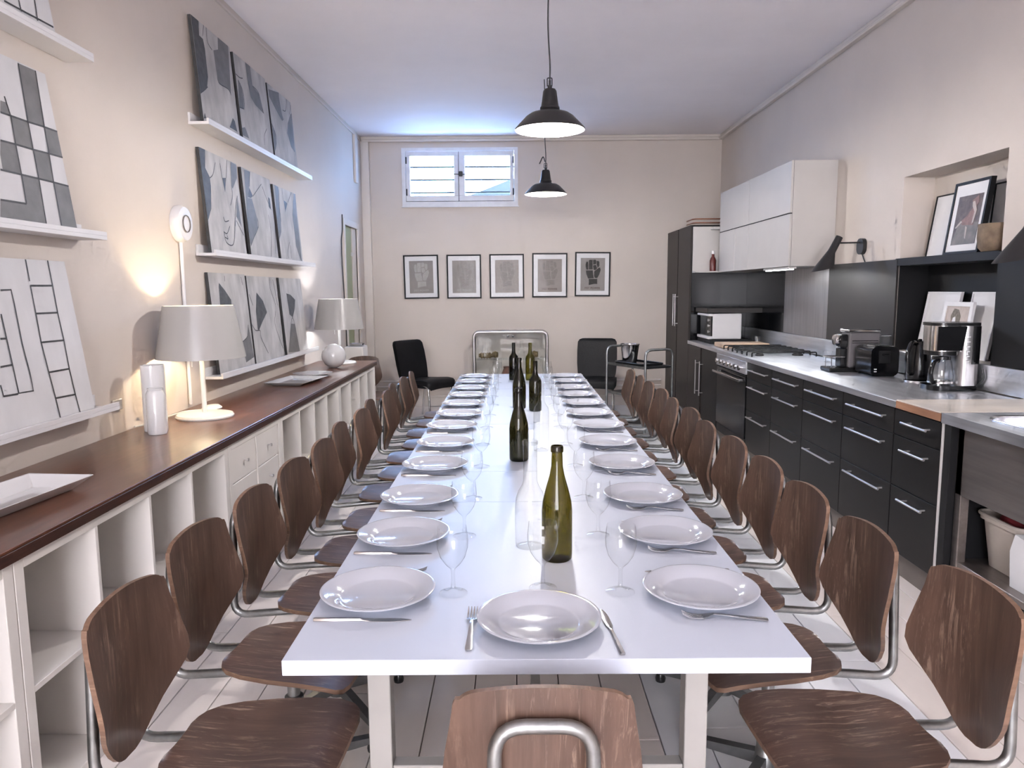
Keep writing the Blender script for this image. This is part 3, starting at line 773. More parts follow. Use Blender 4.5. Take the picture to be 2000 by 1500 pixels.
la = table_lamp(-1.625, 3.843, 'white table lamp with tapered shade beside the vases', 'bulb_warm')
lb = table_lamp(-1.575, 6.70, 'white table lamp with tapered shade behind the white globe', 'bulb_cool')
cb = fillet([(-1.70, 4.05, ZT + 0.006), (-1.79, 3.98, ZT + 0.008), (-1.802, 3.75, ZT + 0.01), (-1.80, 3.62, ZT + 0.006), (XL + 0.02, 3.52, ZT + 0.008)], 0.06)
solo('lamp_cable', tube(nb(), cb, 0.005, 6), 'cable_white', 'white lamp cable lying on the counter behind the near lamp', 'cable', (-1.76, 3.8, ZT), smooth=60)
bm = lathe(nb(), [(0, 0), (0.045, 0.002), (0.05, 0.012), (0.035, 0.026), (0, 0.03)], 0, 0, 20)
bmesh.ops.scale(bm, vec=(1.0, 1.6, 1), verts=bm.verts[:])
bmesh.ops.translate(bm, verts=bm.verts[:], vec=(-1.68, 4.07, ZT))
solo('cable_switch', bm, 'cable_white', 'cream oval foot switch on the counter behind the near lamp', 'switch', (-1.68, 4.07, ZT), smooth=50)
solo('globe_ornament', lathe(nb(), [(0, ZT), (0.04, ZT + 0.001)] + [(0.103 * math.cos(a), ZT + 0.101 + 0.103 * math.sin(a)) for a in [(-80 + 10 * k) * PI / 180 for k in range(17)]] + [(0, ZT + 0.204)], -1.545, 6.34, 36), 'porcelain', 'shiny white glass globe on the counter in front of the far lamp', 'globe', (-1.545, 6.34, ZT), smooth=60)
solo('tall_vase', lathe(nb(), [(0, ZT), (0.052, ZT), (0.053, ZT + 0.01), (0.052, ZT + 0.312), (0.047, ZT + 0.312), (0.046, ZT + 0.02), (0, ZT + 0.018)], -1.705, 3.475, 32), 'porcelain', 'tall straight white cylinder vase on the counter by the near lamp', 'vase', (-1.705, 3.475, ZT), smooth=40)
prof = [(0, ZT), (0.040, ZT), (0.043, ZT + 0.01), (0.042, ZT + 0.185), (0.036, ZT + 0.198), (0.033, ZT + 0.203), (0.035, ZT + 0.213), (0.030, ZT + 0.213), (0.029, ZT + 0.2), (0.036, ZT + 0.18), (0.036, ZT + 0.02), (0, ZT + 0.015)]
solo('small_vase', lathe(nb(), prof, -1.655, 3.385, 16), 'porcelain', 'shorter cream bottle vase standing in front of the tall white vase', 'vase', (-1.655, 3.385, ZT), smooth=30)


def dish(cx, cy, w, l, h, rot, flare=0.04, base_z=ZT):
    """rectangular platter with raised flared rim"""
    bm = nb()
    levels = [(w / 2 - flare, l / 2 - flare, 0.0), (w / 2, l / 2, h), (w / 2 - 0.006, l / 2 - 0.006, h), (w / 2 - flare - 0.004, l / 2 - flare - 0.004, 0.007)]
    rings = []
    for a, b, z in levels:
        rings.append([bm.verts.new((sx * a, sy * b, z)) for sx, sy in ((-1, -1), (1, -1), (1, 1), (-1, 1))])
    for p, q in zip(rings, rings[1:]):
        for k in range(4):
            bm.faces.new((p[k], p[(k + 1) % 4], q[(k + 1) % 4], q[k]))
    bm.faces.new(rings[0][::-1])
    bm.faces.new(rings[-1])
    bmesh.ops.bevel(bm, geom=[e for e in bm.edges], offset=0.002, segments=1, affect='EDGES')
    bmesh.ops.rotate(bm, verts=bm.verts[:], cent=(0, 0, 0), matrix=Matrix.Rotation(rot, 3, 'Z'))
    bmesh.ops.translate(bm, verts=bm.verts[:], vec=(cx, cy, base_z))
    return bm


solo('long_dish', dish(-1.575, 2.10, 0.24, 0.72, 0.042, -0.10, 0.05), 'porcelain', 'long white rectangular serving dish at the near end of the counter', 'dish', (-1.575, 2.10, ZT))
solo('square_platter', dish(-1.565, 5.30, 0.30, 0.46, 0.024, -0.12, 0.05), 'porcelain', 'flat white square platter lying on the counter', 'platter', (-1.565, 5.30, ZT))
solo('round_platter', lathe(nb(), [(0, ZT), (0.08, ZT), (0.148, ZT + 0.02), (0.15, ZT + 0.024), (0.145, ZT + 0.024), (0.08, ZT + 0.006), (0, ZT + 0.006)], -1.565, 5.72, 36), 'porcelain', 'round white platter on the counter behind the square platter', 'platter', (-1.565, 5.72, ZT), smooth=40)
# ------------------------------------------------------------------ dining tables
TX0, TX1, TZ = -0.462, 0.580, 0.740
TCX = 0.059


def table(y0, cuts, y1, label):
    r = thing('dining_table', label, 'table', (TCX, (y0 + y1) / 2, 0), 'white dining tables')
    ys = [y0] + cuts + [y1]
    for k, (a, b) in enumerate(zip(ys, ys[1:])):
        nm = 'leaf' if k == 1 else 'tabletop'
        part(nm, bmx((TX0, a + 0.0008, TZ - 0.032, TX1, b - 0.0008, TZ), bev=0.0012), 'table_white', r)
    for yy in (y0 + 0.32, y1 - 0.37):
        for lx in (-0.362, 0.411):
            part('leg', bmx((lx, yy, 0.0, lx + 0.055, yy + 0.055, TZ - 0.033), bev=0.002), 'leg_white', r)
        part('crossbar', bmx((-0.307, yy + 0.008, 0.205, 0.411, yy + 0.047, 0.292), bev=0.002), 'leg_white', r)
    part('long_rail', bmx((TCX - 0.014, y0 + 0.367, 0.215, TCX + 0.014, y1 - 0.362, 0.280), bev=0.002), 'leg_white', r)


table(1.378, [2.474, 2.905], 3.962, 'long white dining table nearer the camera')
table(3.964, [5.02, 5.40], 6.385, 'long white dining table continuing toward the back wall')


# ------------------------------------------------------------------ plywood swivel chairs
def lerp_tab(tab, x):
    for (x0, y0), (x1, y1) in zip(tab, tab[1:]):
        if x <= x1:
            return y0 + (y1 - y0) * (x - x0) / (x1 - x0)
    return tab[-1][1]


def make_chair():
    r = thing('swivel_chair', 'proto', 'chair', (0, 0, 0), 'worn plywood chairs around the long table')
    # seat: narrow rounded back, wide rounded front, shallow saddle
    ht = [(-0.200, 0.062), (-0.196, 0.092), (-0.185, 0.118), (-0.16, 0.142), (-0.11, 0.163), (-0.03, 0.180), (0.06, 0.190), (0.13, 0.195), (0.165, 0.191), (0.182, 0.177), (0.190, 0.145)]
    grid = []
    for xs, hw in ht:
        row = []
        for k in range(11):
            s = -1 + 2 * k / 10
            z = 0.424 - 0.014 * math.exp(-((xs + 0.04) / 0.11) ** 2) * (1 - s * s) + 0.004 * s * s
            if xs > 0.08:
                z -= 0.022 * ((xs - 0.08) / 0.11) ** 2
            row.append((xs, hw * s, z))
        grid.append(row)
    st = part('seat', shell(nb(), grid, (0, 0, -0.013), 1), 'chair_seat_wood', r, smooth=50)
    st.data.materials.append(MATS['ply_edge'])
    # backrest: shield-shaped curved sheet
    hb = [(0, 0.020), (0.015, 0.038), (0.04, 0.054), (0.1, 0.078), (0.2, 0.113), (0.3, 0.147), (0.37, 0.168), (0.44, 0.180), (0.52, 0.181), (0.65, 0.174), (0.8, 0.163), (0.864, 0.159), (0.90, 0.157), (0.93, 0.152), (0.955, 0.145), (0.975, 0.136), (0.99, 0.124), (1.0, 0.104)]
    grid = []
    for v, hw in hb:
        row = []
        xc = lerp_tab([(0, -0.318), (0.3, -0.314), (0.6, -0.308), (1.0, -0.308)], v)
        kk = 0.016 + 0.050 * math.exp(-((v - 0.36) / 0.38) ** 2)
        for k in range(13):
            s = -1 + 2 * k / 12
            y = hw * s
            row.append((xc + kk * (y / 0.19) ** 2, y, 0.385 + 0.405 * v - (0.010 * s * s if v > 0.95 else 0)))
        grid.append(row)
    bk = part('backrest', shell(nb(), grid, (-0.012, 0, 0), 1), 'chair_back_wood', r, smooth=50)
    bk.data.materials.append(MATS['ply_edge'])
    # bent steel tube holding the back
    yt = 0.084
    pts = [(0.02, yt * 0.6, 0.392), (-0.16, yt * 0.9, 0.388), (-0.352, yt, 0.372), (-0.336, yt, 0.73), (-0.336, -yt, 0.73), (-0.352, -yt, 0.372), (-0.16, -yt * 0.9, 0.388), (0.02, -yt * 0.6, 0.392)]
    part('back_frame', tube(nb(), fillet(pts, 0.055, 6), 0.0125, 10), 'tube_steel', r, smooth=60)
    part('seat_plate', bmx((-0.10, -0.075, 0.398, 0.05, 0.075, 0.4085), bev=0.002), 'tube_steel', r)
    cx = -0.03
    part('column', lathe(nb(), [(0, 0.05), (0.030, 0.05), (0.030, 0.11), (0.027, 0.115), (0.027, 0.28), (0.018, 0.285), (0.018, 0.398), (0, 0.398)], cx, 0, 16), 'tube_steel', r, smooth=35)
    for k in range(4):
        a = PI / 4 + k * PI / 2
        ca, sa = math.cos(a), math.sin(a)

        def LP(u, v, t):
            return (cx + u * ca - t * sa, u * sa + t * ca, v)
        leg = part('star_leg', prism(nb(), [(0.02, 0.062), (0.265, 0.030), (0.27, 0.048), (0.02, 0.100)], LP, -0.014, 0.014), 'star_steel', r)
        part('glide', lathe(nb(), [(0, 0), (0.018, 0), (0.020, 0.012), (0.014, 0.030), (0, 0.031)], cx + 0.252 * ca, 0.252 * sa, 12), 'black_plastic', leg, smooth=40)
    return r


chair = make_chair()
PY = [1.684, 2.100, 2.498, 2.970, 3.404, 3.838, 4.222, 4.606, 4.988, 5.350, 5.733, 6.082]
used = [False]


def put_chair(x, y, rz, label):
    c = chair if not used[0] else copy_tree(chair)
    used[0] = True
    c.location = (x, y, 0)
    c.rotation_euler = (0, 0, rz)
    c['label'] = label
    return c


LCY = [1.60, 2.05, 2.465, 2.89, 3.30, 3.76, 4.17, 4.57, 4.97, 5.37, 5.775, 6.185]
RCY = [1.63, 2.04, 2.46, 2.87, 3.29, 3.71, 4.13, 4.55, 4.96, 5.37, 5.78, 6.19]
LCX = [-0.59, -0.625, -0.60, -0.59, -0.575, -0.60, -0.575, -0.60, -0.56, -0.59, -0.57, -0.56]
RCX = [0.765, 0.705, 0.70, 0.70, 0.695, 0.675, 0.70, 0.68, 0.70, 0.685, 0.69, 0.68]
LA = [-0.06, -0.10, -0.05, -0.08, -0.04, 0.02, -0.06, 0.03, -0.05, 0.04, -0.03, 0.05]
RA = [0.07, 0.05, 0.06, 0.04, 0.05, 0.03, 0.06, -0.02, 0.05, 0.03, -0.03, 0.04]
for k in range(12):
    put_chair(LCX[k], LCY[k], LA[k], 'worn brown plywood swivel chair on the shelving side, %s from the near end' % ORD[k])
for k in range(12):
    put_chair(RCX[k], RCY[k], PI + RA[k], 'worn brown plywood swivel chair on the kitchen side, %s from the near end' % ORD[k])
put_chair(0.046, 1.505, PI / 2, 'brown plywood chair at the table head, seen from behind')
put_chair(-1.46, 7.42, -1.2, 'brown plywood chair standing beyond the far end of the wooden counter')


# ------------------------------------------------------------------ place settings
def lathed(name, prof, mat, seg=40, smooth=40):
    return mesh_obj(name, lathe(nb(), prof, 0, 0, seg), mat, smooth)


plate0 = lathed('dinner_plate', [(0, 0.002), (0.078, 0.002), (0.080, 0), (0.086, 0), (0.088, 0.003), (0.098, 0.010), (0.130, 0.0205), (0.1345, 0.0225), (0.135, 0.024), (0.133, 0.025), (0.128, 0.0245), (0.098, 0.0145), (0.090, 0.009), (0.084, 0.0065), (0, 0.006)], 'plate_white', 56)
gp = [(0.034, 0.0006), (0.034, 0.002), (0.028, 0.004), (0.012, 0.007), (0.0055, 0.014), (0.0045, 0.03), (0.0045, 0.055), (0.007, 0.064), (0.018, 0.074), (0.030, 0.092), (0.0365, 0.115), (0.0372, 0.135), (0.0345, 0.162), (0.0338, 0.1665)]
glass0 = lathed('wine_glass', gp, 'glass_clear', 32, 50)


def fork_bm():
    bm = nb()
    # handle: flat tapered bar with a lift at the neck; tines curve up
    prof = [(-0.095, 0.0060, 0.001), (-0.090, 0.0075, 0.0015), (-0.05, 0.0058, 0.004), (0.0, 0.0036, 0.009), (0.022, 0.0036, 0.010), (0.034, 0.0085, 0.006), (0.045, 0.0115, 0.003)]
    grid = [[(x, -w, z), (x, 0, z + 0.0008), (x, w, z)] for x, w, z in prof]
    shell(bm, grid, (0, 0, -0.0018))
    for k in range(4):
        y = -0.0098 + k * 0.00653
        g = [[(x, y - w, z), (x, y + w, z)] for x, w, z in ((0.0445, 0.0022, 0.003), (0.065, 0.0019, 0.0025), (0.08, 0.0016, 0.006), (0.090, 0.0008, 0.011))]
        shell(bm, g, (0, 0, -0.0015))
    bmesh.ops.translate(bm, verts=bm.verts[:], vec=(0, 0, 0.002))
    return bm


def knife_bm():
    bm = nb()
    prof = [(-0.108, 0.0045, 0.0055), (-0.104, 0.0062, 0.006), (-0.06, 0.0056, 0.006), (-0.005, 0.0046, 0.0055), (0.004, 0.0052, 0.0035), (0.02, 0.0085, 0.0022), (0.06, 0.0095, 0.0018), (0.085, 0.0080, 0.0015), (0.10, 0.0045, 0.0013), (0.108, 0.0008, 0.0012)]
    rows = []
    for x, w, h in prof:
        rows.append([(x, -w, h * 0.4), (x, -w * 0.6, h), (x, w * 0.6, h), (x, w, h * 0.4)])
    shell_var(bm, rows)
    return bm


def shell_var(bm, rows):
    a = [[bm.verts.new(p) for p in r] for r in rows]
    b = [[bm.verts.new((r[0][0], r[0][1], 0.0)), bm.verts.new((r[-1][0], r[-1][1], 0.0))] for r in rows]
    for i in range(len(rows) - 1):
        for j in range(len(rows[0]) - 1):
            bm.faces.new((a[i][j], a[i][j + 1], a[i + 1][j + 1], a[i + 1][j]))
        bm.faces.new((a[i][0], a[i + 1][0], b[i + 1][0], b[i][0]))
        bm.faces.new((a[i][-1], b[i][1], b[i + 1][1], a[i + 1][-1]))
        bm.faces.new((b[i][0], b[i + 1][0], b[i + 1][1], b[i][1]))
    for i in (0, -1):
        bm.faces.new(a[i] + [b[i][1], b[i][0]])
    bmesh.ops.recalc_face_normals(bm, faces=bm.faces[:])


fork0 = mesh_obj('dinner_fork', fork_bm(), 'cutlery_steel', 40)
knife0 = mesh_obj('dinner_knife', knife_bm(), 'cutlery_steel', 40)
first = {}


def put(o, x, y, rz, label, cat, group, z=TZ):
    c = o if o.name not in first else o.copy()
    if o.name not in first:
        first[o.name] = 1
    else:
        C.objects.link(c)
    c.location = (x, y, z)
    c.rotation_euler = (0, 0, rz)
    return tag(c, label, cat, group)


Z0 = TZ + 0.0003
SIDE = {'L': 'shelving', 'R': 'kitchen'}
for k, y in enumerate(PY):
    jx = random.uniform(-0.008, 0.008)
    for sd, px in (('L', -0.322 + jx), ('R', 0.434 - jx)):
        put(plate0, px, y, 0, 'white dinner plate on the %s side, %s from the near end' % (SIDE[sd], ORD[k]), 'plate', 'white dinner plates', Z0)
    gx = random.uniform(-0.01, 0.01)
    put(glass0, -0.142 + gx, y + 0.016, 0, 'empty wine glass on the shelving side, %s from the near end' % ORD[k], 'wine glass', 'wine glasses', Z0)
    put(glass0, 0.258 + gx - 0.013 * min(k, 2) / 2, y + 0.018, 0, 'empty wine glass on the kitchen side, %s from the near end' % ORD[k], 'wine glass', 'wine glasses', Z0)
    a = random.uniform(-0.02, 0.02)
    put(knife0, -0.338, y - 0.127, a, 'steel knife beside a plate on the shelving side, %s from near end' % ORD[k], 'knife', 'dinner knives', Z0)
    put(fork0, -0.318, y + 0.150, a * 2, 'steel fork behind a plate on the shelving side, %s from near end' % ORD[k], 'fork', 'dinner forks', Z0)
    put(fork0, 0.456, y - 0.130, PI - 0.10 + a, 'steel fork beside a plate on the kitchen side, %s from near end' % ORD[k], 'fork', 'dinner forks', Z0)
    put(knife0, 0.440, y + 0.148, PI + a, 'steel knife behind a plate on the kitchen side, %s from near end' % ORD[k], 'knife', 'dinner knives', Z0)
put(plate0, 0.050, 1.530, 0, 'white dinner plate at the head of the table, nearest the camera', 'plate', 'white dinner plates', Z0)
put(glass0, 0.066, 1.728, 0, 'empty wine glass behind the head plate, in front of the bottles', 'wine glass', 'wine glasses', Z0)
put(fork0, -0.096, 1.508, PI / 2, 'steel fork left of the plate at the table head', 'fork', 'dinner forks', Z0)
put(knife0, 0.202, 1.500, PI / 2 + 0.09, 'steel knife right of the plate at the table head', 'knife', 'dinner knives', Z0)


def bottle(name, x, y, prof, mat, label, seg=32, lip=None):
    r = thing(name, label, 'bottle', (x, y, Z0), 'wine bottles along the table')
    part('body', lathe(nb(), [(rr, zz + Z0) for rr, zz in prof], x, y, seg), mat, r, smooth=50)
    if lip:
        part('lip', lathe(nb(), [(rr, zz + Z0) for rr, zz in lip], x, y, seg), mat, r, smooth=40)
    return r


BURG = [(0, 0.012), (0.020, 0.006), (0.036, 0.0), (0.0405, 0.005), (0.041, 0.02), (0.041, 0.135), (0.0385, 0.160), (0.030, 0.195), (0.020, 0.230), (0.0155, 0.255), (0.0143, 0.29), (0.0143, 0.310)]
BLIP = [(0.0145, 0.293), (0.0168, 0.294), (0.0170, 0.306), (0.0150, 0.3105), (0.0118, 0.3105), (0.0118, 0.295)]
BORD = [(0, 0.014), (0.020, 0.008), (0.034, 0.0), (0.037, 0.004), (0.0375, 0.02), (0.0375, 0.175), (0.034, 0.192), (0.022, 0.208), (0.0155, 0.222), (0.0140, 0.25), (0.0140, 0.300)]
CLEAR = [(0, 0.010), (0.028, 0.004), (0.040, 0.0), (0.0425, 0.006), (0.043, 0.02), (0.043, 0.115), (0.041, 0.140), (0.034, 0.160), (0.024, 0.176), (0.0195, 0.190), (0.0190, 0.24), (0.0200, 0.300), (0.0212, 0.303)]
CLIP = [(0.0200, 0.292), (0.0220, 0.294), (0.0222, 0.302), (0.0190, 0.304), (0.0185, 0.292)]
bottle('wine_bottle', 0.112, 1.930, BURG, 'glass_green', 'green burgundy bottle nearest the camera, behind the head glass', lip=BLIP)
bottle('clear_bottle', 0.043, 2.032, CLEAR, 'glass_bottle_clear', 'clear glass bottle touching behind the nearest green bottle', lip=CLIP)
bottle('wine_bottle', 0.018, 3.100, BURG, 'glass_dark', 'dark green bottle second from the near end, alone on the left', lip=BLIP)
bottle('clear_bottle', 0.120, 3.290, [(r * 0.93, z * 1.02) for r, z in BORD], 'glass_bottle_clear', 'clear straight bottle right of the second dark green bottle', lip=None)
bottle('wine_bottle', 0.030, 4.500, BURG, 'glass_dark', 'dark green bottle in the middle pair, left one', lip=BLIP)
bottle('wine_bottle', 0.125, 4.400, BORD, 'glass_dark', 'dark green bottle in the middle pair, right one', lip=None)
bottle('wine_bottle', -0.004, 5.960, BORD, 'glass_dark', 'nearly black bottle on the left of the farthest three', lip=None)
bottle('clear_bottle', 0.062, 6.06, BURG, 'glass_bottle_clear', 'clear bottle in the middle of the farthest three', lip=None)
bottle('wine_bottle', 0.128, 5.930, BORD, 'glass_olive', 'yellow green bottle on the right of the farthest three', lip=None)


# ------------------------------------------------------------------ pendant lamps
def pendant(x, y, zr, label, watts):
    r = thing('pendant_lamp', label, 'lamp', (x, y, zr), 'dark industrial pendant lamps over the table')
    outer = [(0.190, 0.0), (0.193, 0.006), (0.186, 0.014), (0.130, 0.072), (0.105, 0.088), (0.062, 0.096), (0.052, 0.106), (0.044, 0.150), (0.037, 0.205), (0.030, 0.216), (0.0, 0.218)]
    part('shade', lathe(nb(), [(a, zr + b) for a, b in outer], x, y, 48), 'enamel_dark', r, smooth=35)
    inner = [(0.189, 0.001), (0.182, 0.011), (0.126, 0.067), (0.100, 0.083), (0.058, 0.090), (0.0, 0.091)]
    part('inner_reflector', lathe(nb(), [(a, zr + b) for a, b in inner], x, y, 48), 'enamel_white', r, smooth=35)
    part('bulb', lathe(nb(), [(0, zr + 0.012), (0.03, zr + 0.022), (0.04, zr + 0.045), (0.03, zr + 0.068), (0.018, zr + 0.089), (0, zr + 0.0895)], x, y, 20), 'bulb', r, smooth=60)
    hk = part('hanger', lathe(nb(), [(0, zr + 0.214), (0.012, zr + 0.214), (0.012, zr + 0.236), (0.006, zr + 0.238), (0.006, zr + 0.262), (0, zr + 0.263)], x, y, 12), 'enamel_dark', r, smooth=35)
    part('clip', tube(nb(), fillet([(x - 0.014, y, zr + 0.232), (x - 0.014, y, zr + 0.275), (x + 0.012, y, zr + 0.275), (x + 0.012, y, zr + 0.232)], 0.006), 0.003, 6), 'enamel_dark', hk)
    part('vent_ring', lathe(nb(), [(0.052, zr + 0.110), (0.054, zr + 0.112), (0.0525, zr + 0.122), (0.050, zr + 0.124)], x, y, 32), 'enamel_dark', r, smooth=35)
    pts = [(x, y, zr + 0.262), (x + 0.002, y, zr + 0.34), (x - 0.012, y, zr + 0.55), (x - 0.004, y, zr + 0.78), (x - 0.012, y, ZC)]
    part('cable', tube(nb(), fillet(pts, 0.12, 6), 0.0045, 6), 'cable_black', r, smooth=60)
    point_light('pendant_light', (0, 0, -0.012), watts, (1.0, 0.965, 0.95), 0.035, r)
    return r


pendant(0.204, 4.206, 2.325, 'dark enamel pendant lamp hanging nearer over the table', 50)
pl2 = pendant(0.297, 6.90, 2.318, 'dark enamel pendant lamp hanging farther, beyond the table', 36)
solo('cable_tail', tube(nb(), fillet([(0.290, 6.895, 2.605), (0.275, 6.89, 2.66), (0.24, 6.88, 2.585)], 0.03), 0.005, 6), 'cable_black', 'loose cable end by the farther pendant lamp', 'cable', (0.27, 6.89, 2.6), smooth=60)

# ------------------------------------------------------------------ posters on the back wall
FIST = {
    'little': [(0.21, 0.72), (0.20, 0.80), (0.23, 0.885), (0.30, 0.89), (0.315, 0.80), (0.315, 0.645), (0.24, 0.645)],
    'ring': [(0.335, 0.65), (0.335, 0.91), (0.36, 0.945), (0.49, 0.945), (0.495, 0.65)],
    'middle': [(0.51, 0.80), (0.51, 0.945), (0.60, 0.95), (0.65, 0.91), (0.63, 0.81)],
    'index': [(0.66, 0.90), (0.70, 0.92), (0.765, 0.89), (0.77, 0.76), (0.70, 0.70), (0.655, 0.80)],
    'knuckle': [(0.51, 0.78), (0.63, 0.79), (0.68, 0.69), (0.60, 0.625), (0.53, 0.65), (0.515, 0.73)],
    'palm': [(0.22, 0.62), (0.50, 0.625), (0.52, 0.50), (0.55, 0.385), (0.31, 0.375), (0.235, 0.52)],
    'thumb': [(0.56, 0.59), (0.70, 0.68), (0.79, 0.72), (0.83, 0.64), (0.77, 0.50), (0.69, 0.39), (0.58, 0.395), (0.555, 0.47)],
    'wrist': [(0.34, 0.365), (0.69, 0.365), (0.695, 0.21), (0.58, 0.215), (0.34, 0.175)],
}


def text_bm(txt, width, height):
    cu = bpy.data.curves.new('t', 'FONT')
    cu.body = txt
    cu.align_x = 'CENTER'
    cu.offset = 0.012
    ob = bpy.data.objects.new('t', cu)
    C.objects.link(ob)
    bpy.context.view_layer.update()
    me = bpy.data.meshes.new_from_object(ob.evaluated_get(bpy.context.evaluated_depsgraph_get()))
    bm = nb()
    bm.from_mesh(me)
    bpy.data.objects.remove(ob)
    xs = [v.co.x for v in bm.verts]
    ys = [v.co.y for v in bm.verts]
    sx, sy = width / (max(xs) - min(xs)), height / (max(ys) - min(ys))
    for v in bm.verts:
        v.co = Vector(((v.co.x - (max(xs) + min(xs)) / 2) * sx, (v.co.y - min(ys)) * sy, 0))
    return bm


def poster(x0, x1, z0, z1, tilt, paper, ink, ink_txt, label):
    yw = YB - 0.002
    w, h = x1 - x0, z1 - z0
    r = thing('framed_poster', label, 'poster', ((x0 + x1) / 2, yw, (z0 + z1) / 2), 'framed fist posters on the back wall')
    fw, dp = 0.017, 0.022
    f = part('frame', bmx((x0, yw - dp, z0, x1, yw, z0 + fw), (x0, yw - dp, z1 - fw, x1, yw, z1), (x0, yw - dp, z0 + fw, x0 + fw, yw, z1 - fw), (x1 - fw, yw - dp, z0 + fw, x1, yw, z1 - fw)), 'black_matt', r)
    part('mount', bmx((x0 + fw, yw - 0.010, z0 + fw, x1 - fw, yw - 0.004, z1 - fw)), 'paper_white', r)
    px0, px1, pz0, pz1 = x0 + 0.16 * w, x1 - 0.155 * w, z0 + 0.125 * h, z1 - 0.135 * h
    part('print', bmx((px0, yw - 0.0115, pz0, px1, yw - 0.010, pz1)), paper, r)
    bm = nb()
    for poly in FIST.values():
        prism(bm, poly, lambda u, v, t: (px0 + u * (px1 - px0), t, pz0 + v * (pz1 - pz0)), yw - 0.0125, yw - 0.0115)
    part('printed_fist', bm, ink, r)
    bm = text_bm('FIST POWER', (px1 - px0) * 0.63, (pz1 - pz0) * 0.062)
    bmesh.ops.rotate(bm, verts=bm.verts[:], cent=(0, 0, 0), matrix=Matrix.Rotation(PI / 2, 3, 'X'))
    bmesh.ops.translate(bm, verts=bm.verts[:], vec=((px0 + px1) / 2, yw - 0.0122, pz0 + 0.055 * (pz1 - pz0)))
    part('printed_text', bm, ink_txt, r)
    part('glazing', bmx((x0 + fw, yw - 0.0165, z0 + fw, x1 - fw, yw - 0.0150, z1 - fw)), 'glass_matt', r)
    r.rotation_euler = (0, tilt, 0)


poster(-1.366, -0.933, 1.361, 1.900, 0.012 * -1, 'paper_grey', 'ink_pale', 'ink_pale', 'framed fist poster in pale grey print, leftmost of the five')
poster(-0.830, -0.402, 1.360, 1.901, -0.004, 'paper_grey', 'ink_faint', 'ink_pale', 'framed fist poster in faint grey print, second from the left')
poster(-0.298, 0.131, 1.360, 1.904, -0.004, 'paper_grey_warm', 'ink_faint', 'ink_faint', 'framed poster with almost invisible fist, middle of the five')
poster(0.232, 0.669, 1.366, 1.912, 0.004, 'paper_grey_warm', 'ink_faint', 'ink_text_brown', 'framed fist poster in brownish grey print, fourth from the left')
poster(0.764, 1.203, 1.375, 1.921, 0.010, 'paper_grey', 'ink_dark', 'ink_text_brown', 'framed poster with bold black fist, rightmost of the five')

# ------------------------------------------------------------------ glass display cabinet against the back wall
gx0, gx1, gy0, gy1, gzt = -0.505, 0.420, 9.00, 9.28, 0.975
gc = thing('display_cabinet', 'low glass display cabinet with rounded metal frame behind the table', 'cabinet', ((gx0 + gx1) / 2, (gy0 + gy1) / 2, 0))


def round_frame(y, r_, th):
    w, h = gx1 - gx0, gzt
    cx, cz = (gx0 + gx1) / 2, gzt / 2
    pts = [(cx + u, y, cz + v) for u, v in rrect(w - th, h - th, 0.06, 5)]
    return tube(nb(), pts, r_, 8, True)


part('front_frame', round_frame(gy0, 0.018, 0.036), 'aluminium', gc, smooth=50)
part('back_frame', round_frame(gy1 - 0.02, 0.014, 0.036), 'aluminium', gc, smooth=50)
part('top_panel', bmx((gx0 + 0.06, gy0, gzt - 0.03, gx1 - 0.06, gy1 - 0.02, gzt - 0.006), bev=0.003), 'aluminium', gc)
part('side_panel', bmx((gx0 + 0.008, gy0, 0.05, gx0 + 0.014, gy1 - 0.02, gzt - 0.06)), 'glass_pane', gc)
part('side_panel', bmx((gx1 - 0.014, gy0, 0.05, gx1 - 0.008, gy1 - 0.02, gzt - 0.06)), 'glass_pane', gc)
mid = (gx0 + gx1) / 2
for a, b, kx in ((gx0 + 0.038, mid - 0.002, mid - 0.03), (mid + 0.002, gx1 - 0.038, mid + 0.03)):
    dr = part('glass_door', bmx((a, gy0 + 0.004, 0.06, b, gy0 + 0.009, gzt - 0.045)), 'glass_pane', gc)
    bm = lathe(nb(), [(0, 0), (0.011, 0), (0.013, 0.018), (0, 0.02)], 0, 0, 12)
    bmesh.ops.rotate(bm, verts=bm.verts[:], cent=(0, 0, 0), matrix=Matrix.Rotation(PI / 2, 3, 'X'))
    bmesh.ops.translate(bm, verts=bm.verts[:], vec=(kx, gy0 + 0.004, 0.905))
    part('knob', bm, 'black_plastic', dr, smooth=40)
for sz in (0.08, 0.62):
    part('shelf', bmx((gx0 + 0.02, gy0 + 0.02, sz - 0.006, gx1 - 0.02, gy1 - 0.03, sz)), 'glass_pane' if sz > 0.3 else 'aluminium', gc)
part('hinge_strip', bmx((gx0 + 0.028, gy0 + 0.002, 0.05, gx0 + 0.037, gy0 + 0.010, gzt - 0.04), (gx1 - 0.037, gy0 + 0.002, 0.05, gx1 - 0.028, gy0 + 0.010, gzt - 0.04)), 'black_matt', gc)


def woven_roll(x, y, z, ln, rad, rings, label):
    bm = nb()
    n = rings * 4
    pts = [(x - ln / 2 + ln * k / n, y, z + rad) for k in range(n + 1)]
    rr = [rad * (0.86 + 0.14 * math.cos(2 * PI * k / 4)) * min(1, 0.55 + 3 * min(k, n - k) / n) for k in range(n + 1)]
    tube(bm, pts, rr, 12)
    return solo('woven_roll', bm, 'woven_brown', label, 'woven roll', (x, y, z), 'woven rolls in the display cabinet', smooth=60)


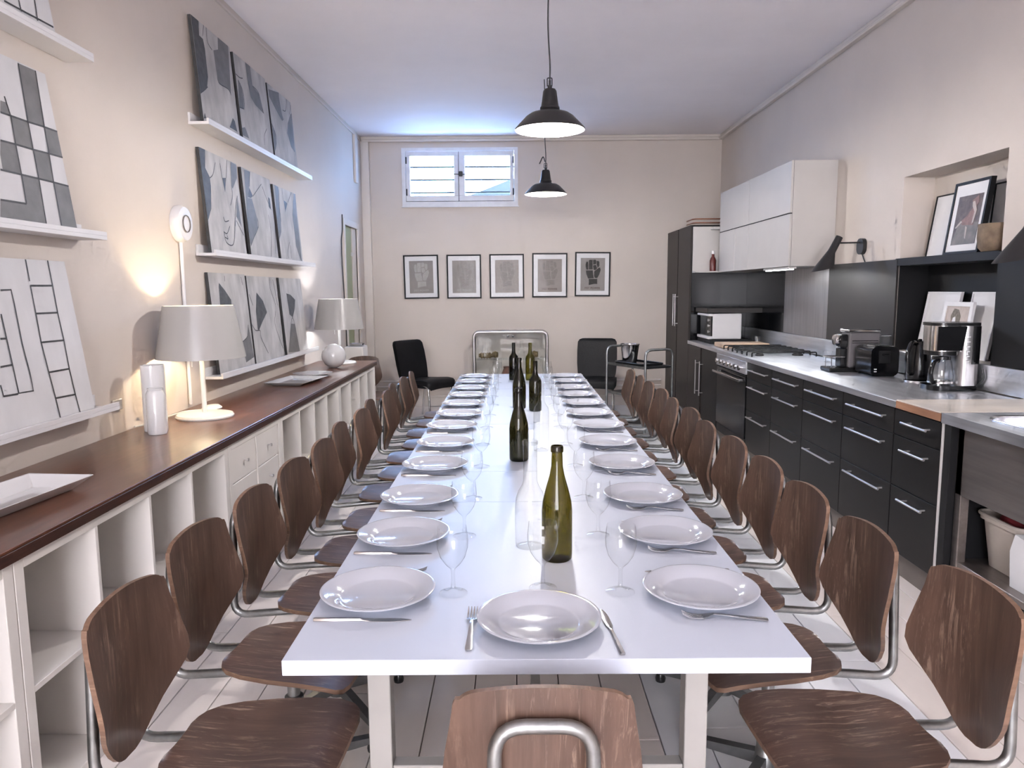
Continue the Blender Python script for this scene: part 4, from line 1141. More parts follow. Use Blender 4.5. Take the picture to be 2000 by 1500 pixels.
woven_roll(-0.35, 9.14, 0.621, 0.17, 0.04, 5, 'ridged brown woven roll on the left of the cabinet shelf')
woven_roll(-0.235, 9.20, 0.621, 0.075, 0.045, 2, 'small round brown roll beside the ridged roll in the cabinet')
woven_roll(0.25, 9.17, 0.621, 0.09, 0.048, 2, 'brown woven ball on the right of the cabinet shelf')
solo('clay_jar', lathe(nb(), [(0, 0.081), (0.06, 0.081), (0.10, 0.2), (0.11, 0.34), (0.07, 0.45), (0.05, 0.50), (0.055, 0.52), (0.04, 0.52), (0, 0.45)], -0.08, 9.15, 24), 'terracotta', 'dark red brown clay jar inside the glass cabinet', 'jar', (-0.08, 9.15, 0.081), smooth=50)


# ------------------------------------------------------------------ black leather side chairs
def leather_chair(x, y, rz, label):
    r = thing('leather_chair', label, 'chair', (0, 0, 0), 'black leather chairs at the back wall')
    w = 0.23

    def cushion(profile, half, th):
        bm = nb()
        rows = []
        for px, pz, hw in profile:
            rows.append([(px, hw * s, pz + 0.012 * (1 - s * s)) for s in (-1, -0.92, -0.5, 0, 0.5, 0.92, 1)])
        shell(bm, rows, th)
        return bm
    seat = [(-0.20, 0.435, 0.20), (-0.19, 0.450, w), (-0.05, 0.458, w), (0.12, 0.470, w), (0.20, 0.462, w), (0.235, 0.440, w - 0.01), (0.245, 0.415, w - 0.03)]
    part('seat', cushion(seat, w, (-0.004, 0, -0.055)), 'black_leather', r, smooth=60)
    bm = nb()
    rows = []
    for px, pz, hw in [(-0.165, 0.43, 0.20), (-0.18, 0.50, w - 0.01), (-0.205, 0.62, w), (-0.235, 0.76, w), (-0.262, 0.855, w - 0.005), (-0.275, 0.885, w - 0.025), (-0.29, 0.895, w - 0.06)]:
        rows.append([(px - 0.015 * (1 - s * s), hw * s, pz) for s in (-1, -0.9, -0.5, 0, 0.5, 0.9, 1)])
    shell(bm, rows, (-0.045, 0, -0.006))
    part('backrest', bm, 'black_leather', r, smooth=60)
    for s in (-1, 1):
        yy = s * 0.19
        pts = fillet([(0.13, yy, 0.405), (0.195, yy, 0.395), (0.225, yy * 1.05, 0.0)], 0.04)
        part('leg', tube(nb(), pts, 0.011, 8), 'chrome', r, smooth=60)
        pts = fillet([(-0.10, yy, 0.39), (-0.20, yy, 0.375), (-0.26, yy * 1.05, 0.0)], 0.04)
        part('leg', tube(nb(), pts, 0.011, 8), 'chrome', r, smooth=60)
    part('under_frame', bmx((-0.12, -0.2, 0.378, 0.15, 0.2, 0.40)), 'black_matt', r)
    r.location = (x, y, 0)
    r.rotation_euler = (0, 0, rz)


leather_chair(-1.00, 8.42, -0.62, 'black leather chair on chrome legs left of the display cabinet')
leather_chair(0.93, 8.38, -1.72, 'black leather chair right of the cabinet, behind the metal trolley')

# ------------------------------------------------------------------ serving trolley
tr = thing('serving_trolley', 'metal tube serving trolley with two black shelves by the tall cabinets', 'trolley', (0, 0, 0))
tw, tl = 0.33, 0.62


def hoop(yy):
    p = [(-tw / 2, yy, 0.06), (-tw / 2, yy, 0.885), (tw / 2, yy, 0.885), (tw / 2, yy, 0.06)]
    return tube(nb(), fillet(p, 0.075, 6), 0.0125, 10)


for yy in (-tl / 2, tl / 2):
    part('hoop_frame', hoop(yy), 'tube_steel', tr, smooth=60)
for sz in (0.72, 0.43, 0.14):
    sh = part('shelf', bmx((-tw / 2 + 0.008, -tl / 2 + 0.006, sz - 0.018, tw / 2 - 0.008, tl / 2 - 0.006, sz), bev=0.003), 'black_matt', tr)
    part('shelf_rim', bmx((-tw / 2 + 0.006, -tl / 2 + 0.006, sz - 0.022, -tw / 2 + 0.010, tl / 2 - 0.006, sz + 0.004), (tw / 2 - 0.010, -tl / 2 + 0.006, sz - 0.022, tw / 2 - 0.006, tl / 2 - 0.006, sz + 0.004)), 'tube_steel', sh)
for sx in (-1, 1):
    for sy in (-1, 1):
        bm = lathe(nb(), [(0, -0.012), (0.028, -0.012), (0.03, 0), (0.028, 0.012), (0, 0.012)], 0, 0, 16)
        bmesh.ops.rotate(bm, verts=bm.verts[:], cent=(0, 0, 0), matrix=Matrix.Rotation(PI / 2, 3, 'Y'))
        bmesh.ops.translate(bm, verts=bm.verts[:], vec=(sx * tw / 2, sy * tl / 2, 0.031))
        part('wheel', bm, 'black_plastic', tr, smooth=40)
TLOC, TROT = Vector((1.24, 7.36, 0)), 0.50
tr.location = TLOC
tr.rotation_euler = (0, 0, TROT)


def on_trolley(u, v, z):
    return TLOC + Matrix.Rotation(TROT, 3, 'Z') @ Vector((u, v, z))


bm = nb()
prism(bm, rrect(0.27, 0.44, 0.03), lambda u, v, t: (u, v, t), 0.721, 0.730)
o = mesh_obj('black_tray', bm, 'black_plastic')
o.location, o.rotation_euler = on_trolley(0, 0.0, 0), (0, 0, TROT)
tag(o, 'black serving tray lying on the trolley top', 'tray')
bmr = tube(nb(), [(u, v, 0.738) for u, v in rrect(0.27, 0.44, 0.03)], 0.008, 8, True)
rim = mesh_obj('tray_rim', bmr, 'black_plastic', 60)
rim.parent = o
p = on_trolley(-0.02, 0.12, 0.731)
solo('ice_bucket', lathe(nb(), [(0, p.z), (0.066, p.z), (0.072, p.z + 0.01), (0.092, p.z + 0.175), (0.098, p.z + 0.18), (0.096, p.z + 0.185), (0.088, p.z + 0.178), (0.068, p.z + 0.014), (0, p.z + 0.012)], p.x, p.y, 32), 'chrome', 'shiny metal ice bucket standing on the trolley tray', 'bucket', p, smooth=40)
# ------------------------------------------------------------------ kitchen along the right wall
KX = 1.91          # plane of the door and drawer fronts
WZ = 0.90          # worktop height


def bar_handle_y(y0, y1, z, x=KX, off=0.036, r=0.006):
    """horizontal bar handle standing off the front"""
    bm = tube(nb(), [(x - off, y0, z), (x - off, y1, z)], r, 10)
    for yy in (y0 + 0.03, y1 - 0.03):
        tube(bm, [(x - off, yy, z), (x + 0.001, yy, z)], r * 0.8, 8)
    return bm


def bar_handle_z(y, z0, z1, x=KX, off=0.036, r=0.006):
    bm = tube(nb(), [(x - off, y, z0), (x - off, y, z1)], r, 10)
    for zz in (z0 + 0.03, z1 - 0.03):
        tube(bm, [(x - off, y, zz), (x + 0.001, y, zz)], r * 0.8, 8)
    return bm


struct('trim_5', bmx((1.962, 3.27, 0, 1.98, 9.33, 0.125)), 'plinth_grey')

# tall cabinets in the far corner
tc = thing('tall_cabinet', 'tall dark brown two door cabinet in the back right corner', 'cabinet', (2.2, 8.735, 0.126))
part('body', bmx((KX + 0.022, 8.142, 0.126, XR - 0.004, 9.335, 2.14)), 'gap_dark', tc)
part('side_panel', bmx((KX + 0.022, 8.138, 0.126, XR - 0.004, 8.142, 1.63)), 'black_gloss', tc)
for a, b, hy in ((8.142, 8.715, 8.685), (8.755, 9.33, 8.785)):
    d = part('door', bmx((KX, a, 0.126, KX + 0.021, b, 2.14), bev=0.002), 'tall_brown', tc)
    part('handle', bar_handle_z(hy, 1.03, 1.40), 'aluminium', d, smooth=60)

bc = thing('base_cupboard', 'dark two door base cupboard between tall cabinet and cooker', 'cabinet', (2.2, 7.54, 0.126))
part('body', bmx((KX + 0.022, 6.952, 0.126, XR - 0.03, 8.134, 0.862)), 'gap_dark', bc)
for a, b, hy in ((6.955, 7.535, 7.48), (7.60, 8.134, 7.65)):
    d = part('door', bmx((KX, a, 0.135, KX + 0.021, b, 0.858), bev=0.002), 'kitchen_black' if a < 7.2 else 'tall_brown', bc)
    part('handle', bar_handle_z(hy, 0.38, 0.73), 'aluminium', d, smooth=60)

# range cooker
ck = thing('range_cooker', 'wide stainless range cooker with gas hob and glass oven door', 'cooker', (2.2, 6.5, 0.1))
part('body', bmx((KX + 0.02, 6.062, 0.13, XR - 0.03, 6.944, 0.86)), 'gap_dark', ck)
part('control_panel', bmx((KX - 0.012, 6.065, 0.755, KX + 0.02, 6.942, 0.862), bev=0.004), 'worktop_steel', ck)
for k in range(7):
    yk = 6.16 + k * 0.113
    kn = part('knob', lathe_x(KX - 0.012, yk, 0.805, 0.017, 0.035, -1), 'chrome', ck, smooth=40)
od = part('oven_door', bmx((KX - 0.006, 6.07, 0.215, KX + 0.02, 6.938, 0.745), bev=0.004), 'black_gloss', ck)
part('handle', bmx((KX - 0.06, 6.10, 0.690, KX - 0.035, 6.91, 0.712), (KX - 0.036, 6.12, 0.692, KX - 0.005, 6.15, 0.710), (KX - 0.036, 6.86, 0.692, KX - 0.005, 6.89, 0.710), bev=0.004), 'chrome', od)
part('kick_panel', bmx((KX + 0.0, 6.07, 0.135, KX + 0.02, 6.938, 0.21), bev=0.002), 'kitchen_black', ck)
hob = part('hob_top', bmx((KX - 0.012, 6.064, 0.862, XR - 0.004, 6.942, 0.898), bev=0.003), 'worktop_steel', ck)
for bx_, by_, br in ((2.06, 6.22, 0.035), (2.38, 6.22, 0.045), (2.22, 6.50, 0.06), (2.06, 6.78, 0.045), (2.38, 6.78, 0.035)):
    part('burner', lathe(nb(), [(0, 0.898), (br, 0.898), (br, 0.910), (br * 0.8, 0.913), (br * 0.8, 0.922), (0, 0.924)], bx_, by_, 20), 'enamel_dark', hob, smooth=40)
for gy in (6.09, 6.365, 6.64):
    bm = nb()
    g0, g1 = gy, gy + 0.265
    for yy in (g0, (g0 + g1) / 2, g1):
        tube(bm, fillet([(1.955, yy, 0.90), (1.955, yy, 0.935), (2.485, yy, 0.935), (2.485, yy, 0.90)], 0.01, 2), 0.006, 6)
    for xx in (2.06, 2.22, 2.38):
        tube(bm, [(xx, g0, 0.936), (xx, g1, 0.936)], 0.006, 6)
    part('pan_grate', bm, 'black_matt', hob, smooth=60)

# drawer units
cols = [(5.472, 6.058), (4.872, 5.470), (4.272, 4.870), (3.687, 4.270), (3.268, 3.685)]
dn = ['beside the cooker', 'second from the cooker', 'third from the cooker, in the middle', 'widest looking, second from the sink', 'narrow one beside the sink under the wooden block']
for (a, b), nm in zip(cols, dn):
    r = thing('drawer_unit', 'black three drawer kitchen unit, ' + nm, 'drawer unit', (2.2, (a + b) / 2, 0.126), 'black kitchen drawer units')
    part('body', bmx((KX + 0.022, a + 0.001, 0.126, XR - 0.03, b - 0.001, 0.862)), 'gap_dark', r)
    for z0, z1, hz in ((0.140, 0.469, 0.425), (0.473, 0.727, 0.672), (0.731, 0.858, 0.808)):
        d = part('drawer', bmx((KX, a + 0.002, z0, KX + 0.021, b - 0.002, z1), bev=0.0015), 'kitchen_black', r)
        w = b - a
        ctr = (a + b) / 2 - 0.03
        hl = (w - 0.17) / 2 if w > 0.5 else 0.11
        part('handle', bar_handle_y(ctr - hl, ctr + hl, hz), 'aluminium', d, smooth=60)
# end gap: white strip and black filler
solo('white_edge_strip', bmx((KX - 0.003, 3.259, 0.10, KX + 0.02, 3.266, 0.86)), 'cabinet_white', 'thin white edge strip at the end of the black drawers', 'strip', (KX, 3.262, 0.10))
solo('black_filler_panel', bmx((KX + 0.004, 3.207, 0.0, XR - 0.05, 3.257, 0.86), bev=0.002), 'black_matt', 'narrow black filler panel between drawers and steel sink', 'panel', (2.2, 3.21, 0.0))

# worktops
solo('steel_worktop', bmx((KX - 0.014, 3.658, 0.864, XR - 0.004, 6.060, WZ), bev=0.003), 'worktop_steel', 'long stainless steel worktop over the black drawers', 'worktop', (2.2, 4.8, 0.864))
solo('steel_worktop', bmx((KX - 0.010, 6.946, 0.864, XR - 0.004, 8.134, WZ), bev=0.003), 'worktop_steel', 'short steel worktop beyond the cooker, under the white toaster oven', 'worktop', (2.2, 7.5, 0.864))
wb = thing('chopping_block', 'thick worn wooden chopping block set in the worktop by the sink', 'chopping block', (2.2, 3.46, 0.864))
part('block', bmx((KX - 0.013, 3.268, 0.864, XR - 0.004, 3.656, 0.900), bev=0.002), 'block_wood', wb)
part('top_surface', bmx((KX - 0.012, 3.269, 0.900, XR - 0.004, 3.655, 0.906), bev=0.002), 'block_top_reflection', wb, label='top of the block, its bright reflection put in as pale colour')

# sink unit
sk = thing('sink_unit', 'freestanding stainless steel sink unit at the right edge', 'sink', (2.2, 2.6, 0))
sy0, sy1 = 1.75, 3.255
bx0, bx1, by0, by1 = 2.00, 2.46, 2.25, 3.13
bm = nb()
outer = [(KX - 0.015, sy0), (XR - 0.004, sy0), (XR - 0.004, sy1), (KX - 0.015, sy1)]
hole = [((bx0 + bx1) / 2 + u, (by0 + by1) / 2 + v) for u, v in rrect(bx1 - bx0, by1 - by0, 0.10, 6)]
polys = [[Vector((u, v, 0)) for u, v in outer], [Vector((u, v, 0)) for u, v in hole]]
allp = outer + hole
for z in (0.906, 0.862):
    vs = [bm.verts.new((u, v, z)) for u, v in allp]
    for t in tessellate_polygon(polys):
        bm.faces.new([vs[i] for i in t])
    if z > 0.9:
        top = vs
    else:
        for lo, hi in ((0, 4), (4, len(allp))):
            n = hi - lo
            for k in range(n):
                a, b = lo + k, lo + (k + 1) % n
                bm.faces.new((top[a], top[b], vs[b], vs[a]))
bmesh.ops.recalc_face_normals(bm, faces=bm.faces[:])
part('top', bm, 'worktop_steel', sk)
bm = nb()
prev = None
for z, sc in ((0.904, 1.0), (0.72, 0.97), (0.69, 0.90)):
    ring = [bm.verts.new(((bx0 + bx1) / 2 + u * sc, (by0 + by1) / 2 + v * sc, z)) for u, v in rrect(bx1 - bx0, by1 - by0, 0.10, 6)]
    if prev:
        for k in range(len(ring)):
            bm.faces.new((prev[k], ring[k], ring[(k + 1) % len(ring)], prev[(k + 1) % len(ring)]))
    prev = ring
bm.faces.new(prev)
part('basin', bm, 'worktop_steel', sk, smooth=50)
part('rim', tube(nb(), [((bx0 + bx1) / 2 + u, (by0 + by1) / 2 + v, 0.907) for u, v in rrect(bx1 - bx0 + 0.02, by1 - by0 + 0.02, 0.105, 6)], 0.006, 6, True), 'chrome', sk, smooth=60)
part('apron', bmx((1.945, sy0 + 0.03, 0.555, 1.955, 3.203, 0.862), bev=0.002), 'apron_steel', sk)
for yy in (sy0 + 0.03, 3.157):
    for xx in (1.945, 2.48):
        part('leg', bmx((xx, yy, 0.0, xx + 0.04, yy + 0.045, 0.862), bev=0.003), 'apron_steel', sk)
part('lower_shelf', bmx((1.950, sy0 + 0.03, 0.225, 2.52, 3.203, 0.255), bev=0.002), 'apron_steel', sk)
part('back_panel', bmx((2.525, sy0 + 0.03, 0.255, 2.535, 3.203, 0.862)), 'black_matt', sk)
# bin and bags on the sink's lower shelf
bn = thing('plastic_bin', 'beige plastic bin on the shelf under the sink', 'bin', (2.18, 3.06, 0.256))
bm = nb()
prev = None
for z, s in ((0.256, 0.80), (0.46, 0.97), (0.462, 1.06), (0.49, 1.07)):
    ring = [bm.verts.new((2.17 + u * s, 3.03 + v * s, z)) for u, v in rrect(0.27, 0.27, 0.04, 4)]
    if prev:
        for k in range(len(ring)):
            bm.faces.new((prev[k], prev[(k + 1) % len(ring)], ring[(k + 1) % len(ring)], ring[k]))
    else:
        bm.faces.new(ring[::-1])
    prev = ring
part('tub', bm, 'bin_beige', bn, smooth=40)
part('rim', tube(nb(), [(2.17 + u, 3.03 + v, 0.485) for u, v in rrect(0.29, 0.29, 0.045, 4)], 0.008, 6, True), 'bin_beige', bn, smooth=60)
bm = bmesh.new()
bmesh.ops.create_icosphere(bm, subdivisions=3, radius=0.115)
for v in bm.verts:
    v.co = Vector((v.co.x, v.co.y, v.co.z * 0.42)) * (1 + 0.10 * math.sin(v.co.x * 60) * math.cos(v.co.y * 47))
bmesh.ops.translate(bm, verts=bm.verts[:], vec=(2.17, 3.03, 0.475))
solo('red_cloth', bm, 'red_cloth', 'crumpled dark red cloth stuffed in the beige bin', 'cloth', (2.17, 3.03, 0.44), smooth=60)
solo('white_bag', prism(nb(), [(2.70, 0.256), (2.885, 0.256), (2.90, 0.40), (2.875, 0.475), (2.80, 0.465), (2.735, 0.478), (2.69, 0.40)], lambda u, v, t: (t, u, v), 2.00, 2.16), 'paper_white', 'white paper bag beside the bin under the sink', 'bag', (2.08, 2.79, 0.256))

# upstand and splashback panels
solo('steel_upstand', bmx((XR - 0.024, 1.75, 0.907, XR - 0.002, 8.134, 1.045), bev=0.002), 'worktop_steel', 'low stainless upstand running along the wall above the worktop', 'upstand', (XR, 5, 0.907))
pn = [(7.005, 8.136, 'black_gloss', 'glossy black splashback panel in the far corner'), (6.035, 7.002, 'panel_steel', 'brushed stainless splashback panel behind the cooker'),
      (ny1 + 0.002, 6.032, 'panel_dark', 'dark grey splashback panel left of the recess'), (1.75, ny0 - 0.002, 'black_matt', 'black splashback panel behind the sink')]
for a, b, mt, lb in pn:
    solo('splashback_panel', bmx((XR - 0.016, a, 1.047, XR - 0.002, b, 1.642), bev=0.001), mt, lb, 'panel', (XR, (a + b) / 2, 1.047), 'splashback panels')
solo('recess_shelf', bmx((XR - 0.014, ny0 - 0.002, 1.600, nx - 0.001, ny1 + 0.03, 1.648), bev=0.002), 'black_matt', 'thick black shelf across the wall recess', 'shelf', (2.65, 4.45, 1.6))

# wall cabinets
UX = 2.185


def wall_cab(y0, y1, doors, label):
    r = thing('wall_cabinet', label, 'cabinet', (2.37, (y0 + y1) / 2, 1.63), 'white wall cabinets')
    part('body', bmx((UX + 0.02, y0, 1.632, XR - 0.002, y1 - 0.001, 2.452), bev=0.001), 'cabinet_white', r)
    for a, b, z0, z1 in doors:
        part('door', bmx((UX, a + 0.002, z0 + 0.002, UX + 0.019, b - 0.002, z1 - 0.002), bev=0.002), 'cabinet_white', r)
    part('shadow_gap', bmx((UX + 0.003, y0 + 0.003, 2.044, UX + 0.018, y1 - 0.003, 2.050)), 'gap_dark', r)
    return r


wall_cab(5.985, 7.03, [(5.985, 7.03, 1.63, 2.045), (5.985, 7.03, 2.049, 2.455)], 'white wall cabinet with two wide flap doors nearer the black lamp')
wall_cab(7.031, 8.00, [(7.031, 7.45, 1.63, 2.045), (7.45, 8.00, 1.63, 2.045), (7.031, 8.00, 2.049, 2.455)], 'white wall cabinet with split lower doors toward the corner')
op = thing('open_wall_shelf', 'open white wall shelf beside the tall cabinet', 'shelf', (2.3, 8.07, 1.63))
part('back_panel', bmx((KX + 0.024, 8.115, 1.645, XR - 0.004, 8.136, 2.12), bev=0.001), 'cabinet_white', op)
part('bottom_board', bmx((KX + 0.024, 8.001, 1.630, XR - 0.004, 8.136, 1.645), bev=0.001), 'cabinet_white', op)
part('top_board', bmx((2.12, 8.001, 2.085, XR - 0.004, 8.114, 2.105), bev=0.001), 'cabinet_white', op)
rb = thing('red_bottle', 'small dark red bottle with white cap on the open wall shelf', 'bottle', (2.135, 8.055, 1.6455))
part('body', lathe(nb(), [(0, 1.6455), (0.032, 1.6455), (0.033, 1.66), (0.033, 1.76), (0.024, 1.785), (0.014, 1.80), (0.014, 1.825), (0, 1.826)], 2.135, 8.055, 20), 'red_bottle', rb, smooth=40)
part('cap', lathe(nb(), [(0, 1.826), (0.016, 1.826), (0.014, 1.86), (0, 1.862)], 2.135, 8.055, 16), 'paper_white', rb, smooth=40)
for k, pz in enumerate((2.165, 2.205)):
    pts = fillet([(KX + 0.03, 8.45, pz), (KX + 0.03, 8.20, pz), (KX + 0.06, 8.16, pz), (XR - 0.004, 8.16, pz)], 0.03)
    solo('copper_pipe', tube(nb(), pts, 0.008, 8), 'copper', '%s copper pipe running over the tall cabinet' % ('lower', 'upper')[k], 'pipe', (2.2, 8.16, pz), 'copper pipes', smooth=60)
ul = thing('cabinet_light', 'slim white light fixture under the near wall cabinet', 'light', (2.25, 6.1, 1.60))
part('housing', bmx((2.20, 6.0, 1.612, 2.26, 6.62, 1.630), bev=0.003), 'cabinet_white', ul)
part('tube', bmx((2.215, 6.02, 1.606, 2.245, 6.60, 1.612)), 'led', ul)
d_ = bpy.data.lights.new('cabinet_led', 'AREA')
d_.shape, d_.size, d_.size_y, d_.energy, d_.color = 'RECTANGLE', 0.03, 0.55, 3.0, (0.93, 0.96, 1.0)
o_ = bpy.data.objects.new('cabinet_led', d_)
C.objects.link(o_)
o_.parent = ul
o_.location = (-0.02, 0.21, 0.002)


# ------------------------------------------------------------------ black wall lamps
def ring_pts(c, nrm, r, n=24):
    nrm = Vector(nrm).normalized()
    s = nrm.cross(Vector((0, 1, 0))).normalized()
    return [Vector(c) + (s * math.cos(2 * PI * k / n) + Vector((0, 1, 0)) * math.sin(2 * PI * k / n)) * r for k in range(n)]


def sconce(y, zo, label, watts):
    r = thing('wall_lamp', label, 'lamp', (XR, y, 1.762 + zo), 'black wall lamps')
    bm = prism(nb(), rrect(0.105, 0.115, 0.045, 6), lambda u, v, t: (t, y + u, 1.757 + zo + v), XR - 0.028, XR)
    part('wall_plate', bm, 'enamel_dark', r, smooth=40)
    part('arm', tube(nb(), [(XR - 0.02, y, 1.785 + zo), (2.36, y, 1.783 + zo)], 0.006, 8), 'enamel_dark', r, smooth=60)
    ax = Vector((-0.447, 0, -0.894))
    rimn = Vector((0.035, 0, -0.163))
    secs = [((2.372, y, 1.827 + zo), ax, 0.001), ((2.372, y, 1.827 + zo), ax, 0.025), ((2.320, y, 1.722 + zo), ax, 0.027), ((2.2565, y, 1.5915 + zo), rimn, 0.083), ((2.2575, y, 1.594 + zo), rimn, 0.080), ((2.325, y, 1.73 + zo), ax, 0.022), ((2.34, y, 1.76 + zo), ax, 0.001)]
    bm = nb()
    prev = None
    for c, nr, rad in secs:
        ring = [bm.verts.new(p) for p in ring_pts(c, nr, rad)]
        if prev:
            for k in range(len(ring)):
                bm.faces.new((prev[k], prev[(k + 1) % len(ring)], ring[(k + 1) % len(ring)], ring[k]))
        prev = ring
    bmesh.ops.recalc_face_normals(bm, faces=bm.faces[:])
    part('shade', bm, 'enamel_dark', r, smooth=50)
    bm = bmesh.new()
    bmesh.ops.create_icosphere(bm, subdivisions=2, radius=0.02)
    bmesh.ops.translate(bm, verts=bm.verts[:], vec=(2.285, y, 1.655 + zo))
    part('bulb', bm, 'bulb', r, smooth=60)
    pts = fillet([(XR - 0.012, y - 0.01, 1.70 + zo), (XR - 0.008, y - 0.03, 1.665 + zo), (XR - 0.006, y - 0.045, 1.645 + zo)], 0.02)
    part('cord', tube(nb(), pts, 0.004, 6), 'cable_black', r, smooth=60)
    point_light('wall_lamp_light', (2.277 - XR, 0, 1.625 - 1.762), watts, (0.95, 0.97, 1.0), 0.015, r)


sconce(5.495, 0.0, 'black conical wall lamp beside the white wall cabinets', 8.0)
sconce(3.405, -0.012, 'black conical wall lamp at the right edge above the sink', 4.0)


# ------------------------------------------------------------------ pictures and pot in the recess
def leaning_frame(y0, y1, z0, z1, xb, xt, th, fw, fmat, mat, label, mount=None):
    """frame leaning back toward the recess wall (facing the room, -X)"""
    h = z1 - z0

    def P(u, v, t):
        return Vector((xb + (xt - xb) * v - t, y0 + (y1 - y0) * u, z0 + h * v))
    r = thing('framed_picture', label, 'picture', (xb, (y0 + y1) / 2, z0), 'framed pictures in the wall recess')
    fu, fv = fw / (y1 - y0), fw / h
    bm = nb()
    for poly in ([(0, 0), (1, 0), (1, fv), (0, fv)], [(0, 1 - fv), (1, 1 - fv), (1, 1), (0, 1)], [(0, fv), (fu, fv), (fu, 1 - fv), (0, 1 - fv)], [(1 - fu, fv), (1, fv), (1, 1 - fv), (1 - fu, 1 - fv)]):
        prism(bm, poly, P, 0, th)
    part('frame', bm, fmat, r)
    part('sheet', prism(nb(), [(fu, fv), (1 - fu, fv), (1 - fu, 1 - fv), (fu, 1 - fv)], P, 0.001, th - 0.006), mat, r)
    return r, P, th - 0.006


def flat_shape(name, poly, P, t, mat, r):
    part(name, prism(nb(), poly, P, t, t + 0.0008), mat, r)


leaning_frame(4.600, 4.885, 1.649, 2.036, 2.680, 2.735, 0.014, 0.008, 'black_matt', 'paper_white', 'blank white picture in thin black frame on the recess shelf, left')
leaning_frame(3.955, 4.325, 1.649, 2.040, 2.718, 2.747, 0.012, 0.008, 'black_matt', 'paper_white', 'thin black framed picture behind the stone pot in the recess')
r, P, t = leaning_frame(4.205, 4.540, 1.649, 2.066, 2.612, 2.668, 0.030, 0.016, 'black_matt', 'paper_white', 'black framed picture of a reddish figure, front of the recess shelf')
flat_shape('printed_ground', [(0.17, 0.13), (0.86, 0.13), (0.86, 0.80), (0.17, 0.80)], lambda u, v, tt: P(1 - u, v, tt), t, 'print_brown', r)
PP = lambda u, v, tt: P(1 - u, v, tt)
flat_shape('printed_floor', [(0.17, 0.13), (0.86, 0.13), (0.86, 0.42), (0.30, 0.42)], PP, t + 0.0009, 'print_grey', r)
flat_shape('printed_robe', [(0.40, 0.40), (0.72, 0.38), (0.74, 0.55), (0.66, 0.64), (0.50, 0.52), (0.36, 0.46)], PP, t + 0.0018, 'print_rose', r)
flat_shape('printed_head', [(0.58, 0.72), (0.74, 0.78), (0.78, 0.68), (0.70, 0.62)], PP, t + 0.0018, 'print_rose', r)
flat_shape('printed_sash', [(0.60, 0.70), (0.66, 0.71), (0.76, 0.58), (0.72, 0.42), (0.68, 0.40), (0.70, 0.56), (0.62, 0.64)], PP, t + 0.0027, 'print_cream', r)
flat_shape('printed_arm', [(0.25, 0.36), (0.40, 0.44), (0.36, 0.46), (0.22, 0.37)], PP, t + 0.0027, 'print_cream', r)
flat_shape('printed_leg', [(0.52, 0.38), (0.57, 0.36), (0.58, 0.20), (0.55, 0.22)], PP, t + 0.0027, 'print_cream', r)
solo('stone_pot', lathe(nb(), [(0, 1.649), (0.068, 1.649), (0.086, 1.672), (0.092, 1.72), (0.090, 1.796), (0.082, 1.796), (0.081, 1.70), (0, 1.68)], 2.605, 4.075, 28), 'stone_brown', 'rough brown stone pot on the recess shelf', 'pot', (2.605, 4.075, 1.649), smooth=50)
leaning_frame(4.510, 4.872, 1.046, 1.430, 2.655, 2.715, 0.018, 0.010, 'paper_white', 'paper_white', 'blank white framed picture low in the black recess, left')
leaning_frame(4.150, 4.400, 1.046, 1.430, 2.655, 2.715, 0.018, 0.010, 'paper_white', 'paper_white', 'blank white framed picture low in the black recess, right')
r, P, t = leaning_frame(4.262, 4.545, 1.046, 1.372, 2.60, 2.640, 0.018, 0.026, 'paper_white', 'print_cream', 'small white framed pencil portrait in front of the blank pictures')
PP = lambda u, v, tt: P(1 - u, v, tt)
flat_shape('drawn_hair', [(0.30, 0.62), (0.27, 0.75), (0.36, 0.88), (0.52, 0.86), (0.62, 0.74), (0.60, 0.55), (0.55, 0.38), (0.47, 0.38), (0.48, 0.62), (0.44, 0.74), (0.36, 0.72)], PP, t, 'print_sepia', r)
flat_shape('drawn_face', [(0.36, 0.71), (0.44, 0.73), (0.475, 0.60), (0.45, 0.50), (0.38, 0.52), (0.35, 0.62)], PP, t + 0.0009, 'paper_white', r)

# ------------------------------------------------------------------ things on the worktop
mo = thing('toaster_oven', 'small white toaster oven on a black stand in the far corner', 'oven', (2.16, 7.83, 0.946))
part('body', bmx((2.030, 7.60, 0.946, 2.325, 8.06, 1.205), bev=0.006), 'ledge_white', mo)
part('top_lip', bmx((1.985, 7.60, 1.180, 2.031, 8.06, 1.205), bev=0.004), 'ledge_white', mo)
part('bottom_lip', bmx((1.985, 7.60, 0.946, 2.031, 8.06, 0.975), bev=0.004), 'ledge_white', mo)
fp = part('front_panel', bmx((2.018, 7.61, 0.976, 2.0295, 8.05, 1.179)), 'black_gloss', mo)
for k in range(3):
    part('knob', lathe_x(2.018, 7.665, 1.02 + k * 0.06, 0.011, 0.022, -1), 'aluminium', fp, smooth=40)
solo('black_stand', bmx((2.00, 7.56, 0.901, 2.42, 8.09, 0.945), bev=0.004), 'black_matt', 'black stand under the white toaster oven', 'stand', (2.2, 7.8, 0.901))
solo('black_wall_shelf', bmx((1.975, 7.60, 1.213, XR - 0.015, 8.10, 1.262), bev=0.003), 'panel_dark', 'black slab shelf just above the white toaster oven', 'shelf', (2.26, 7.85, 1.213))
solo('cutting_board', bmx((1.965, 6.975, 0.901, 2.405, 7.28, 0.943), bev=0.005), 'board_wood', 'pale wooden cutting board behind the gas hob', 'cutting board', (2.185, 7.12, 0.901))
